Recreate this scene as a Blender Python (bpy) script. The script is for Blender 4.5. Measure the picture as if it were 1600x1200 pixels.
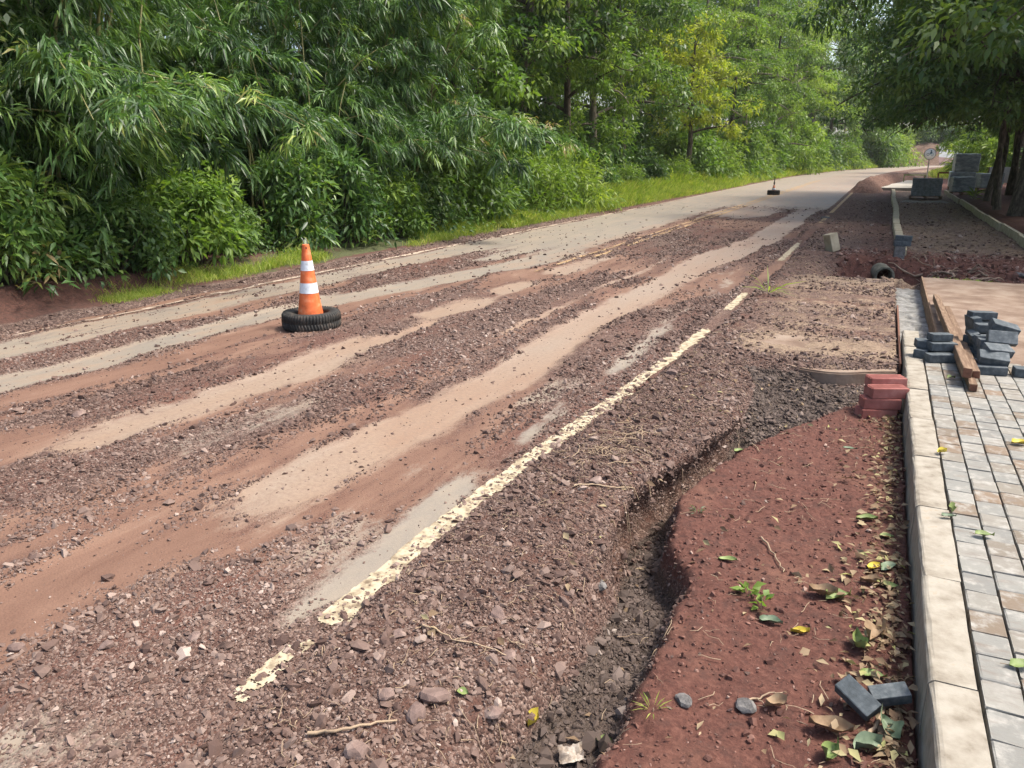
import bpy, bmesh, math, random
import numpy as np
from mathutils import Vector, Matrix

for o in list(bpy.data.objects): bpy.data.objects.remove(o)
R = math.radians
S = bpy.context.scene
C = S.collection
random.seed(5)
rng = np.random.default_rng(11)

# ------------------------------------------------------------------ camera
EYE = 1.65
cam_d = bpy.data.cameras.new('camera')
cam = bpy.data.objects.new('camera', cam_d); C.objects.link(cam)
cam_d.sensor_width = 36.0; cam_d.lens = 1202 / 1600 * 36.0
cam_d.clip_start = 0.05; cam_d.clip_end = 6000
cam.location = (0, 0, EYE)
cam.rotation_euler = (R(90 - 16.454), 0, R(25.171))
S.camera = cam

# ------------------------------------------------------------------ sky and sun
SUN_AZ, SUN_EL = R(64), R(60)
w = bpy.data.worlds.new('World'); S.world = w; w.use_nodes = True
wn = w.node_tree; wn.nodes.clear()
sky = wn.nodes.new('ShaderNodeTexSky'); sky.sky_type = 'NISHITA'; sky.sun_disc = False
sky.sun_elevation = SUN_EL; sky.sun_rotation = SUN_AZ
sky.air_density = 1.0; sky.dust_density = 4.0; sky.ozone_density = 1.0
bg = wn.nodes.new('ShaderNodeBackground'); bg.inputs['Strength'].default_value = 0.15
wo = wn.nodes.new('ShaderNodeOutputWorld')
wn.links.new(sky.outputs[0], bg.inputs[0]); wn.links.new(bg.outputs[0], wo.inputs[0])
sun_d = bpy.data.lights.new('sun', 'SUN'); sun = bpy.data.objects.new('sun', sun_d); C.objects.link(sun)
sun_d.energy = 2.7; sun_d.angle = R(14); sun_d.color = (1, .95, .86)
sd = Vector((math.sin(SUN_AZ) * math.cos(SUN_EL), math.cos(SUN_AZ) * math.cos(SUN_EL), math.sin(SUN_EL)))
sun.rotation_euler = sd.to_track_quat('Z', 'Y').to_euler(); sun.location = (20, 30, 40)
S.view_settings.view_transform = 'Standard'; S.view_settings.look = 'None'
S.view_settings.exposure = 1.15; S.view_settings.gamma = 1.0; S.view_settings.use_curve_mapping = False

# ------------------------------------------------------------------ helpers: tags, meshes
def tag(o, label=None, cat=None, group=None, kind=None):
    if label: o['label'] = label
    if cat: o['category'] = cat
    if group: o['group'] = group
    if kind: o['kind'] = kind
    return o
def empty(name, loc=(0, 0, 0), rz=0):
    o = bpy.data.objects.new(name, None); C.objects.link(o)
    o.location = loc; o.rotation_euler = (0, 0, rz); o.empty_display_size = .2
    return o
def link(name, me, parent=None, loc=None, rot=None):
    o = bpy.data.objects.new(name, me); C.objects.link(o)
    if parent: o.parent = parent
    if loc is not None: o.location = loc
    if rot is not None: o.rotation_euler = rot
    return o
def fast_mesh(name, V, F, mat=None, smooth=False, attrs=None):
    """V (n,3); F list of (m,k) index arrays"""
    me = bpy.data.meshes.new(name)
    V = np.asarray(V, np.float32)
    Fs = [np.asarray(f, np.int32) for f in (F if isinstance(F, list) else [F])]
    nl = sum(f.size for f in Fs); npoly = sum(len(f) for f in Fs)
    me.vertices.add(len(V)); me.vertices.foreach_set('co', V.ravel())
    me.loops.add(nl); me.loops.foreach_set('vertex_index', np.concatenate([f.ravel() for f in Fs]))
    tot = np.concatenate([np.full(len(f), f.shape[1], np.int32) for f in Fs])
    st = np.concatenate([[0], np.cumsum(tot)[:-1]]).astype(np.int32)
    me.polygons.add(npoly); me.polygons.foreach_set('loop_start', st)
    try: me.polygons.foreach_set('loop_total', tot)
    except Exception: pass
    if smooth: me.polygons.foreach_set('use_smooth', np.ones(npoly, bool))
    for k, a in (attrs or {}).items():
        a = np.asarray(a, np.float32)
        if a.ndim == 1:
            at = me.attributes.new(k, 'FLOAT', 'POINT'); at.data.foreach_set('value', a)
        else:
            if a.shape[1] == 3: a = np.hstack([a, np.ones((len(a), 1), np.float32)])
            at = me.attributes.new(k, 'FLOAT_COLOR', 'POINT'); at.data.foreach_set('color', a.ravel())
    me.update(calc_edges=True); me.validate()
    if mat: me.materials.append(mat)
    return me
def bm_mesh(name, bm, mat=None, smooth=False):
    me = bpy.data.meshes.new(name); bm.normal_update(); bm.to_mesh(me); bm.free()
    if mat: me.materials.append(mat)
    if smooth:
        for p in me.polygons: p.use_smooth = True
    return me
def bbox_bm(sx, sy, sz, bev=0.0, seg=1, z0=True, jit=0.0, r=None):
    bm = bmesh.new(); bmesh.ops.create_cube(bm, size=1)
    for v in bm.verts:
        v.co = Vector((v.co.x * sx, v.co.y * sy, (v.co.z + (.5 if z0 else 0)) * sz))
    if bev: bmesh.ops.bevel(bm, geom=list(bm.edges), offset=bev, segments=seg, profile=.6, affect='EDGES')
    if jit:
        r = r or random
        for v in bm.verts: v.co += Vector((r.uniform(-jit, jit), r.uniform(-jit, jit), r.uniform(-jit, jit)))
    return bm
def box_mesh(name, sx, sy, sz, mat, bev=0.004, seg=1, z0=True, jit=0.0):
    return bm_mesh(name, bbox_bm(sx, sy, sz, bev, seg, z0, jit), mat)
def tube(P, rad, k=8, cap=True):
    """tube along polyline: returns V, list of faces"""
    P = np.asarray(P, float); n = len(P); rad = np.broadcast_to(np.asarray(rad, float), (n,))
    T = np.gradient(P, axis=0); T /= np.linalg.norm(T, axis=1)[:, None] + 1e-9
    up = np.array([.31, .17, .93]) if abs(T[0][2]) < .8 else np.array([1., .1, 0])
    U = np.cross(T, up); U /= np.linalg.norm(U, axis=1)[:, None] + 1e-9
    W = np.cross(T, U)
    a = np.linspace(0, 2 * np.pi, k, endpoint=False)
    V = (P[:, None, :] + rad[:, None, None] * (np.cos(a)[None, :, None] * U[:, None, :] + np.sin(a)[None, :, None] * W[:, None, :])).reshape(-1, 3)
    i = np.arange(n - 1)[:, None] * k; j = np.arange(k)[None, :]; jn = (j + 1) % k
    F = np.stack([i + j, i + jn, i + k + jn, i + k + j], -1).reshape(-1, 4)
    return V, F
def join(parts):
    V, F, off = [], {}, 0
    for v, f in parts:
        V.append(v)
        for ff in (f if isinstance(f, list) else [f]):
            F.setdefault(ff.shape[1], []).append(ff + off)
        off += len(v)
    return np.concatenate(V), [np.concatenate(x) for x in F.values()]
def lathe_mesh(name, prof, n, mat, smooth=True):
    prof = np.array(prof); a = np.linspace(0, 2 * np.pi, n, endpoint=False)
    V = np.stack([prof[:, 0][:, None] * np.cos(a), prof[:, 0][:, None] * np.sin(a), np.repeat(prof[:, 1][:, None], n, 1)], -1).reshape(-1, 3)
    m = len(prof); i = np.arange(m - 1)[:, None] * n; j = np.arange(n)[None, :]; jn = (j + 1) % n
    F = np.stack([i + j, i + jn, i + n + jn, i + n + j], -1).reshape(-1, 4)
    return fast_mesh(name, V, F, mat, smooth)

# ------------------------------------------------------------------ numeric noise
def _h(ix, iy, s):
    n = (ix.astype(np.int64) * 374761393 + iy.astype(np.int64) * 668265263 + s * 144665) & 0x7fffffff
    n = ((n ^ (n >> 13)) * 1274126177) & 0x7fffffff
    return ((n ^ (n >> 16)) & 0xffff) / 65535.0
def vn(x, y, s=0):
    x = np.asarray(x, float); y = np.asarray(y, float)
    x, y = np.broadcast_arrays(x, y)
    ix = np.floor(x); iy = np.floor(y); fx = x - ix; fy = y - iy
    fx = fx * fx * (3 - 2 * fx); fy = fy * fy * (3 - 2 * fy)
    a = _h(ix, iy, s); b = _h(ix + 1, iy, s); c = _h(ix, iy + 1, s); d = _h(ix + 1, iy + 1, s)
    return (a * (1 - fx) + b * fx) * (1 - fy) + (c * (1 - fx) + d * fx) * fy
def fbm(x, y, s=0, o=4):
    t = 0; a = .5; n = 0
    for k in range(o):
        t = t + a * vn(np.asarray(x) * 2 ** k, np.asarray(y) * 2 ** k, s + 17 * k); n += a; a *= .5
    return t / n
def sst(a, b, x):
    t = np.clip((np.asarray(x, float) - a) / (b - a), 0, 1); return t * t * (3 - 2 * t)
def band(x, c, hw, soft=.08): return sst(hw + soft, hw - soft, np.abs(x - c))

# ------------------------------------------------------------------ helpers: materials
def new_mat(name):
    m = bpy.data.materials.new(name); m.use_nodes = True; nt = m.node_tree; nt.nodes.clear()
    out = nt.nodes.new('ShaderNodeOutputMaterial'); b = nt.nodes.new('ShaderNodeBsdfPrincipled')
    nt.links.new(b.outputs[0], out.inputs[0])
    return m, nt, b, out
def setin(nt, sock, v):
    if hasattr(v, 'is_output') or isinstance(v, bpy.types.NodeSocket): nt.links.new(v, sock)
    elif isinstance(v, (tuple, list)) and len(v) == 3 and sock.type == 'RGBA': sock.default_value = (*v, 1)
    else: sock.default_value = v
def nd(nt, t, out=0, props=None, **ins):
    n = nt.nodes.new(t)
    for k, v in (props or {}).items(): setattr(n, k, v)
    for k, v in ins.items():
        key = int(k[1:]) if k[0] == 'i' and k[1:].isdigit() else k.replace('_', ' ')
        setin(nt, n.inputs[key], v)
    return n.outputs[out]
def pos(nt): return nd(nt, 'ShaderNodeNewGeometry')
def ocoord(nt): return nd(nt, 'ShaderNodeTexCoord', 3)
def noise(nt, vec, sc, det=4, rough=.55, dist=0): return nd(nt, 'ShaderNodeTexNoise', 0, None, Vector=vec, Scale=sc, Detail=det, Roughness=rough, Distortion=dist)
def mth(nt, op, a, b=0.0, clamp=False): return nd(nt, 'ShaderNodeMath', 0, dict(operation=op, use_clamp=clamp), i0=a, i1=b)
def mapr(nt, v, a, b, c=0., d=1.): return nd(nt, 'ShaderNodeMapRange', 0, dict(interpolation_type='SMOOTHSTEP'), i0=v, i1=a, i2=b, i3=c, i4=d)
def mixc(nt, f, a, b, mode='MIX'):
    n = nt.nodes.new('ShaderNodeMix'); n.data_type = 'RGBA'; n.blend_type = mode
    setin(nt, n.inputs[0], f); setin(nt, n.inputs[6], a); setin(nt, n.inputs[7], b); return n.outputs[2]
def ramp(nt, f, stops, interp='LINEAR'):
    n = nt.nodes.new('ShaderNodeValToRGB'); n.color_ramp.interpolation = interp
    e = n.color_ramp.elements
    while len(e) < len(stops): e.new(.5)
    for q, (p, c) in zip(e, stops): q.position = p; q.color = (*c, 1)
    setin(nt, n.inputs[0], f); return n.outputs[0]
def attr(nt, name, out=2, typ='GEOMETRY'):
    n = nt.nodes.new('ShaderNodeAttribute'); n.attribute_name = name; n.attribute_type = typ; return n.outputs[out]
def scalev(nt, vec, s): return nd(nt, 'ShaderNodeMapping', 0, None, Vector=vec, Scale=s)
def bump(nt, h, st=.5, d=.01, nrm=None):
    n = nt.nodes.new('ShaderNodeBump'); n.inputs['Strength'].default_value = st; n.inputs['Distance'].default_value = d
    setin(nt, n.inputs['Height'], h)
    if nrm: nt.links.new(nrm, n.inputs['Normal'])
    return n.outputs[0]
def simple(name, stops, sc=12, rough=.8, bsc=60, bst=.4, bd=.003, spec=.3, rnd=0.0, coord='obj', stretch=None):
    """noise-mottled material; rnd mixes in a random shift per object"""
    m, nt, b, o = new_mat(name)
    v = ocoord(nt) if coord == 'obj' else pos(nt)
    if stretch: v = scalev(nt, v, stretch)
    f = noise(nt, v, sc, 5, .6)
    f = mapr(nt, f, .25, .75)
    if rnd:
        r = nd(nt, 'ShaderNodeObjectInfo', 5)
        f = mth(nt, 'ADD', mth(nt, 'MULTIPLY', f, 1 - rnd), mth(nt, 'MULTIPLY', r, rnd))
    setin(nt, b.inputs['Base Color'], ramp(nt, f, stops))
    b.inputs['Roughness'].default_value = rough; b.inputs['Specular IOR Level'].default_value = spec
    setin(nt, b.inputs['Normal'], bump(nt, noise(nt, v, bsc, 6, .65), bst, bd))
    return m

# gravel look shared by the ground sheets
def gravel_cols(nt, p, sc):
    v = nt.nodes.new('ShaderNodeTexVoronoi'); v.inputs['Scale'].default_value = sc; setin(nt, v.inputs['Vector'], p)
    rndc = nd(nt, 'ShaderNodeSeparateColor', 0, None, i0=v.outputs['Color'])
    col = ramp(nt, rndc, [(0, (.036, .020, .015)), (.4, (.085, .047, .035)), (.75, (.145, .09, .069)), (1, (.26, .185, .15))])
    h = mth(nt, 'SUBTRACT', 1.0, v.outputs['Distance'])
    return col, h

def m_road():
    m, nt, b, o = new_mat('muddy_road'); p = pos(nt)
    mask = attr(nt, 'mask', 0); sep = nt.nodes.new('ShaderNodeSeparateColor'); nt.links.new(mask, sep.inputs[0])
    pst = scalev(nt, p, (1, .22, 1))
    n4 = noise(nt, scalev(nt, p, (1, .45, 1)), 11, 6, .7, .4); n1 = noise(nt, pst, 4.2, 8, .68, .6); n2 = noise(nt, p, 34, 6, .7); n3 = noise(nt, pst, 1.6, 4, .6)
    def msk(s, k=.55, e=.12):
        t = mth(nt, 'ADD', s, mth(nt, 'MULTIPLY', mth(nt, 'SUBTRACT', n1, .5), k * 1.6))
        t = mth(nt, 'ADD', t, mth(nt, 'MULTIPLY', mth(nt, 'SUBTRACT', n2, .5), k * .6))
        t = mth(nt, 'ADD', t, mth(nt, 'MULTIPLY', mth(nt, 'SUBTRACT', n4, .5), k * 1.1))
        return mapr(nt, t, .5 - e, .5 + e)
    tan = ramp(nt, n3, [(.28, (.225, .135, .088)), (.45, (.265, .185, .13)), (.7, (.27, .215, .165))])
    tan = mixc(nt, mapr(nt, n2, .35, .75), tan, (.20, .138, .10))
    red = ramp(nt, n1, [(.25, (.105, .052, .034)), (.55, (.165, .092, .062)), (.8, (.23, .145, .10))])
    asp = ramp(nt, noise(nt, p, 160, 3, .7), [(.3, (.15, .13, .107)), (.7, (.235, .205, .168))])
    asp = mixc(nt, mapr(nt, n1, .3, .7), asp, (.25, .205, .155))
    g, gh = gravel_cols(nt, p, 100)
    g = mixc(nt, mapr(nt, n3, .35, .7, 0, .85), g, (.115, .048, .032)); g = mixc(nt, mapr(nt, n1, .56, .72, 0, .65), g, (.18, .122, .088)); g = mixc(nt, mapr(nt, n4, .57, .72, 0, .6), g, (.175, .09, .06))
    mt, mr, ma = msk(sep.outputs[0], .85, .3), msk(sep.outputs[1], .9, .3), msk(sep.outputs[2], .85, .28)
    col = mixc(nt, mr, g, red); col = mixc(nt, ma, col, asp); col = mixc(nt, mt, col, tan)
    setin(nt, b.inputs['Base Color'], col)
    sm = mth(nt, 'MAXIMUM', mt, ma)
    setin(nt, b.inputs['Roughness'], mapr(nt, sm, 0, 1, .88, .62)); b.inputs['Specular IOR Level'].default_value = .35
    hh = mth(nt, 'ADD', mth(nt, 'MULTIPLY', gh, mth(nt, 'SUBTRACT', 1.0, mth(nt, 'MAXIMUM', sm, mth(nt, 'MULTIPLY', mr, .8)))), mth(nt, 'MULTIPLY', n2, .35))
    setin(nt, b.inputs['Normal'], bump(nt, hh, .75, .012))
    return m
def m_verge():
    m, nt, b, o = new_mat('verge_soil_and_gravel'); p = pos(nt)
    mask = attr(nt, 'mask', 0); sep = nt.nodes.new('ShaderNodeSeparateColor'); nt.links.new(mask, sep.inputs[0])
    n1 = noise(nt, p, 7, 6, .65); n2 = noise(nt, p, 45, 6, .7); n3 = noise(nt, p, 2.1, 4, .6)
    def msk(s, k=.5, e=.14):
        t = mth(nt, 'ADD', s, mth(nt, 'MULTIPLY', mth(nt, 'SUBTRACT', n1, .5), k * 1.5))
        t = mth(nt, 'ADD', t, mth(nt, 'MULTIPLY', mth(nt, 'SUBTRACT', n2, .5), k))
        return mapr(nt, t, .5 - e, .5 + e)
    red = ramp(nt, n2, [(.25, (.044, .016, .012)), (.5, (.095, .037, .026)), (.75, (.155, .070, .050))])
    red = mixc(nt, mapr(nt, n3, .5, .8, 0, .8), red, (.16, .078, .052)); red = mixc(nt, mapr(nt, noise(nt, p, 14, 4, .6), .5, .7, 0, .7), red, (.062, .029, .022))
    g, gh = gravel_cols(nt, p, 100)
    g = mixc(nt, mapr(nt, n1, .45, .7), g, (.092, .044, .031))
    tan = ramp(nt, n2, [(.3, (.17, .115, .075)), (.7, (.29, .215, .15))])
    wet = ramp(nt, n2, [(.3, (.036, .024, .018)), (.7, (.10, .072, .055))])
    wetf = attr(nt, 'wet', 2)
    col = mixc(nt, msk(sep.outputs[0]), g, red); col = mixc(nt, msk(sep.outputs[2], .8, .2), col, tan)
    mw = msk(wetf, .4)
    col = mixc(nt, mw, col, wet)
    setin(nt, b.inputs['Base Color'], col)
    setin(nt, b.inputs['Roughness'], mapr(nt, mw, 0, 1, .9, .5)); b.inputs['Specular IOR Level'].default_value = .3
    hh = mth(nt, 'ADD', mth(nt, 'MULTIPLY', gh, mth(nt, 'SUBTRACT', 1.0, sep.outputs[0])), mth(nt, 'MULTIPLY', n2, 1.0))
    setin(nt, b.inputs['Normal'], bump(nt, hh, .8, .014))
    return m
def m_forest_floor():
    m, nt, b, o = new_mat('grassy_bank'); p = pos(nt)
    mask = attr(nt, 'mask', 0); sep = nt.nodes.new('ShaderNodeSeparateColor'); nt.links.new(mask, sep.inputs[0])
    n1 = noise(nt, p, 3, 6, .65); n2 = noise(nt, p, 30, 5, .7)
    g = ramp(nt, n2, [(.3, (.05, .05, .022)), (.7, (.085, .10, .03))])
    soil = ramp(nt, n2, [(.3, (.045, .022, .016)), (.7, (.13, .055, .038))])
    gr, gh = gravel_cols(nt, p, 55)
    f = mapr(nt, mth(nt, 'ADD', sep.outputs[1], mth(nt, 'SUBTRACT', n1, .5)), .35, .65)
    f2 = mapr(nt, mth(nt, 'ADD', sep.outputs[0], mth(nt, 'SUBTRACT', n1, .5)), .35, .65)
    setin(nt, b.inputs['Base Color'], mixc(nt, f2, mixc(nt, f, soil, g), gr))
    b.inputs['Roughness'].default_value = .95
    setin(nt, b.inputs['Normal'], bump(nt, n2, .8, .03)); return m
def m_leaf(name, stops, trans=.35, rough=.5, spec=.35, tcol=None):
    m, nt, b, o = new_mat(name)
    f = attr(nt, 'tint', 2)
    r = nd(nt, 'ShaderNodeObjectInfo', 5)
    f = mth(nt, 'ADD', f, mth(nt, 'MULTIPLY', mth(nt, 'SUBTRACT', r, .5), .34), True)
    col = ramp(nt, f, stops); setin(nt, b.inputs['Base Color'], col)
    b.inputs['Roughness'].default_value = rough; b.inputs['Specular IOR Level'].default_value = spec
    t = nt.nodes.new('ShaderNodeBsdfTranslucent')
    setin(nt, t.inputs[0], mixc(nt, 1.0, col, tcol or (1.5, 1.6, .7), 'MULTIPLY'))
    mx = nt.nodes.new('ShaderNodeMixShader'); mx.inputs[0].default_value = trans
    nt.links.new(b.outputs[0], mx.inputs[1]); nt.links.new(t.outputs[0], mx.inputs[2]); nt.links.new(mx.outputs[0], o.inputs[0])
    return m
def m_stone(name, stops):
    m, nt, b, o = new_mat(name)
    f = attr(nt, 'tint', 2, 'INSTANCER')
    n = noise(nt, ocoord(nt), 1.6, 4, .7)
    col = ramp(nt, mth(nt, 'ADD', mth(nt, 'MULTIPLY', f, .85), mth(nt, 'MULTIPLY', n, .2)), stops)
    setin(nt, b.inputs['Base Color'], col); b.inputs['Roughness'].default_value = .78; b.inputs['Specular IOR Level'].default_value = .3
    return m

M = {}
M['road'] = m_road(); M['verge'] = m_verge(); M['bank'] = m_forest_floor()
M['kerb'] = simple('kerb_concrete', [(0, (.15, .125, .092)), (.25, (.235, .205, .16)), (.55, (.28, .25, .20)), (.8, (.31, .28, .228)), (1, (.285, .22, .145))], 14, .85, 120, .5, .002, rnd=.15)
M['kerb_far'] = simple('pale_kerb_concrete', [(0, (.33, .27, .18)), (1, (.50, .43, .30))], 5, .85, 120, .5, .002)
M['sand'] = simple('paving_sand', [(0, (.045, .038, .033)), (1, (.10, .085, .07))], 30, .95)
M['block'] = simple('dark_grey_paver', [(0, (.038, .046, .050)), (.45, (.072, .085, .092)), (.8, (.125, .138, .143)), (1, (.22, .225, .22))], 20, .8, 150, .6, .002, rnd=.35)
M['slab'] = simple('muddy_concrete', [(0, (.125, .08, .055)), (.5, (.195, .135, .097)), (1, (.26, .20, .15))], 3.2, .9, 40, .6, .008, coord='pos')
M['mortar'] = simple('wet_grey_mortar', [(0, (.10, .095, .085)), (.5, (.19, .185, .17)), (1, (.30, .29, .27))], 9, .6, 30, .8, .02, coord='pos')
M['brick'] = simple('red_clay_brick', [(0, (.19, .065, .052)), (.6, (.32, .12, .098)), (1, (.42, .20, .165))], 9, .85, 90, .4, .002, rnd=.3)
M['wood'] = simple('sawn_timber', [(0, (.095, .055, .034)), (.5, (.17, .107, .066)), (1, (.27, .19, .125))], 7, .8, 40, .5, .002, rnd=.2, stretch=(8, .7, 8))
M['woodend'] = simple('timber_end_grain', [(0, (.10, .045, .03)), (1, (.19, .09, .055))], 30, .9)
M['yellow'] = simple('worn_yellow_paint', [(0, (.12, .085, .055)), (.3, (.27, .215, .14)), (.55, (.37, .315, .215)), (1, (.44, .385, .275))], 18, .8, 120, .2, .001, coord='pos')
M['white_line'] = simple('worn_white_paint', [(0, (.24, .17, .12)), (1, (.46, .38, .30))], 9, .8, coord='pos')
M['far_yellow'] = simple('dusty_yellow_paint', [(0, (.27, .19, .11)), (1, (.42, .27, .13))], 6, .8, coord='pos')
M['soil'] = simple('loose_red_soil', [(0, (.062, .032, .024)), (.5, (.12, .064, .046)), (1, (.20, .115, .08))], 9, .95, 30, .9, .03, coord='pos')
M['bark'] = simple('bark', [(0, (.032, .025, .018)), (.5, (.075, .06, .042)), (1, (.15, .13, .095))], 6, .9, 20, .9, .02, stretch=(3, 3, .8))
M['pale_bark'] = simple('pale_bark', [(0, (.10, .085, .06)), (1, (.24, .21, .16))], 5, .9, 20, .8, .02, stretch=(3, 3, .8))
M['culm'] = simple('bamboo_culm', [(0, (.10, .11, .035)), (1, (.24, .22, .09))], 4, .5, 20, .2, .003)
M['root'] = simple('bare_root', [(0, (.14, .09, .06)), (1, (.33, .24, .17))], 8, .9, 30, .6, .005)
M['twig'] = simple('dry_twig', [(0, (.16, .10, .065)), (1, (.42, .32, .21))], 3, .85, 40, .4, .002, rnd=.4)
M['rock'] = simple('basalt_rock', [(0, (.10, .065, .055)), (.5, (.19, .13, .108)), (1, (.31, .235, .195))], 9, .85, 40, .7, .006, rnd=.3)
M['greyrock'] = simple('grey_rock', [(0, (.06, .055, .052)), (.5, (.125, .117, .11)), (1, (.22, .205, .19))], 26, .85, 60, .9, .01, rnd=.2)

# ================================================================== THE GROUND
RC = -4.45                                   # road centre line
def shift(Y): return .0011 * np.maximum(np.asarray(Y, float) - 60, 0) ** 2
def grid_mesh(name, xs, ys, hfun, mat, attrs=None, curve=True, dx=None):
    X, Y = np.meshgrid(xs, ys)
    Z = hfun(X, Y)
    DX = dx(X, Y, Z) if dx else 0
    V = np.stack([X + DX + (shift(Y) if curve else 0), Y, Z], -1).reshape(-1, 3)
    n, m = len(xs), len(ys)
    i = np.arange(m - 1)[:, None] * n; j = np.arange(n - 1)[None, :]
    F = np.stack([i + j, i + j + 1, i + n + j + 1, i + n + j], -1).reshape(-1, 4)
    at = {k: (f(X, Y).reshape(-1, *f(X[:1, :1], Y[:1, :1]).shape[2:])) for k, f in (attrs or {}).items()}
    return fast_mesh(name, V, F, mat, True, at)
def steps(*segs):
    return np.unique(np.round(np.concatenate([np.arange(a, b, s) for a, b, s in segs]), 5))

# ---- where dust, red mud and bare asphalt lie on the road (wheel tracks run along the road)
LINE = ([0, 2, 2.8, 3.8, 5.1, 6.4, 7.6, 12, 40, 70], [-1.64, -1.665, -1.675, -1.635, -1.55, -1.48, -1.44, -1.42, -1.40, -1.40])
def road_mask(X, Y):
    wob = .30 * (fbm(Y * .45, X * .3, 3) - .5) + .16 * (fbm(Y * 1.7, X * 1.5, 4, 3) - .5)
    x = X + wob
    near = sst(16, 10, Y); mid = sst(10, 15, Y) * sst(30, 24, Y); far = sst(24, 31, Y)
    pa = fbm(Y * .33, X * .5, 8, 3); pb = fbm(Y * .6 + 9, X * .7, 12, 3)
    A = band(x, -7.0, .38, .14) * (.85 + .3 * (pa - .5))
    cB = -5.85 + .9 * sst(5.5, 13, Y); B = band(x, cB, .22 + .16 * sst(6, 13, Y), .14)
    Ct = band(x, -4.18, .22, .13) * sst(2.3, 3.0, Y) * sst(.30, .5, pb + .12 * sst(5.5, 4.5, Y) * sst(2.5, 3.2, Y) + .1)
    cD = -2.56 + .12 * sst(7, 12, Y) + .25 * sst(12, 18, Y)
    D = band(x, cD, .25 + .07 * sst(9, 14, Y), .15) * sst(1.9, 2.9, Y + 1.2 * (pa - .5))
    E_ = band(x, -3.13, .05, .05) * sst(5.5, 7, Y) * .8
    tan = np.maximum.reduce([A * .45, B * .40, Ct, D, E_]) * (1 - .38 * sst(.52, .68, fbm(X * 1.6 + 5, Y * .7, 23, 4)))
    red = np.maximum.reduce([band(x, -5.35, .22, .12) * .9, band(x, -5.02, .10) * .7,
                             band(x, -2.75, .30, .15) * sst(3.2, 2.2, Y), band(x, -4.55, .28, .15) * sst(3.4, 2.6, Y) * .9,
                             band(x, -3.05, .12) * .55, .72 * sst(.45, .62, fbm(X * .9, Y * .3, 31, 4)) * (1 - sst(2.3, 1.8, Y) * sst(-2.65, -2.45, X)),
                             band(x, -2.56, .4, .15) * .62 * sst(3, 5, Y) * sst(.42, .62, pb)])
    asp = np.maximum.reduce([A * .9, B * .95, band(x - wob * .5, -1.79, .10, .08) * np.interp(Y, [1.8, 2.1, 5.0, 6.2, 8, 12], [.25, .8, .8, .6, .5, .35]) * (.45 + .75 * sst(.36, .56, fbm(Y * 1.1, X * 3, 25, 4))), band(x, -3.52, .16, .1) * sst(2.6, 3, Y) * sst(4.5, 3.8, Y) * .46,
                             band(x, -5.85, .2) * sst(4, 5.5, Y) * .75 * sst(.4, .6, pa),
                             band(x, -2.0, .25, .15) * .5 * sst(.45, .6, pb)])
    # 10 - 30 m: bare dusty lane on the left, mud crossing the right lane
    mud = sst(.40, .56, fbm(X * .55 + 3, Y * .16, 21, 4) + .10 * band(X, -3.4, 1.2, .8) + .16 * sst(-2.0, -1.6, X) - .22 * sst(20, 28, Y))
    aspL = sst(-4.75, -5.1, x) * .95
    tan_m = np.maximum(sst(-4.9, -4.6, X) * (1 - mud) * .95, band(X, -5.0, .2) * .5)
    tan_m = np.maximum(tan_m, band(x, cD, .34) * .85)
    red_m = np.maximum(.6 * mud * sst(.45, .62, fbm(X, Y * .4, 44)), band(x, -4.62, .07, .05) * .8)
    asp_m = np.maximum(aspL * sst(.3, .5, pa + .15), 0)
    tan_f = np.where(X > -4.5, .50, .30) + .12 * (pa - .5); asp_f = np.full_like(X, .9)
    tan = tan * near + tan_m * mid + tan_f * far
    red = red * near + red_m * mid + 0 * far
    asp = asp * near + asp_m * mid + asp_f * far
    edge = np.maximum(sst(-7.25, -7.45, X + .25 * (pb - .5)) * sst(40, 25, Y), sst(-1.66, -1.55, X) * sst(60, 40, Y))
    tan = tan * (1 - edge); asp = asp * (1 - edge)
    return np.stack([tan, red, asp], -1)
def road_grav(X, Y):
    m = road_mask(X, Y); s = np.maximum(m[..., 0], m[..., 2]); s = np.maximum(s, .80 * m[..., 1])
    j = (fbm(X * 5, Y * 1.3, 71, 4) - .5)
    return np.clip(sst(.70, .25, s + 1.1 * j), .0, 1)
def road_h(X, Y):
    g = road_grav(X, Y)
    return .018 * g * sst(30, 14, Y) * (1 - .9 * band(X, np.interp(Y, *LINE), .12, .08)) + .012 * (fbm(X * 2.2, Y * .7, 5) - .5) * sst(40, 20, Y) + .02 * (1 - ((X - RC) / 3.0) ** 2) - .012

road_x = steps((-7.6, -1.2, .05)); road_y = steps((.3, 16, .05), (16, 40, .16), (40, 90, .8), (90, 262, 2.5))
road = link('road', grid_mesh('road', road_x, road_y, road_h, M['road'], {'mask': road_mask})); tag(road, kind='structure')

# ---- painted lines: ragged, partly buried sheets 4 mm over the road
def paint(name, x0, width, y0, y1, keep, mat, dy=.02, nx=10, path=None, lift=.006):
    ys = np.arange(y0, y1, dy); us = np.linspace(-width / 2, width / 2, nx + 1)
    U, Y = np.meshgrid(us, ys); X0 = (np.interp(Y, *path) if path else x0)
    X = X0 + U; Z = road_h(X, Y) + lift + .028 * 0
    V = np.stack([X + shift(Y), Y, Z], -1).reshape(-1, 3); n = nx + 1
    i = np.arange(len(ys) - 1)[:, None]; j = np.arange(nx)[None, :]
    i, j = np.broadcast_arrays(i, j)
    K = keep(us[j] + width / nx / 2, ys[i], j / (nx - 1.0))
    i, j = i[K], j[K]
    F = np.stack([i * n + j, i * n + j + 1, (i + 1) * n + j + 1, (i + 1) * n + j], -1)
    used = np.unique(F); rm = np.full(len(V), -1); rm[used] = np.arange(len(used))
    o = link(name, fast_mesh(name, V[used], rm[F], mat), road); return o
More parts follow.
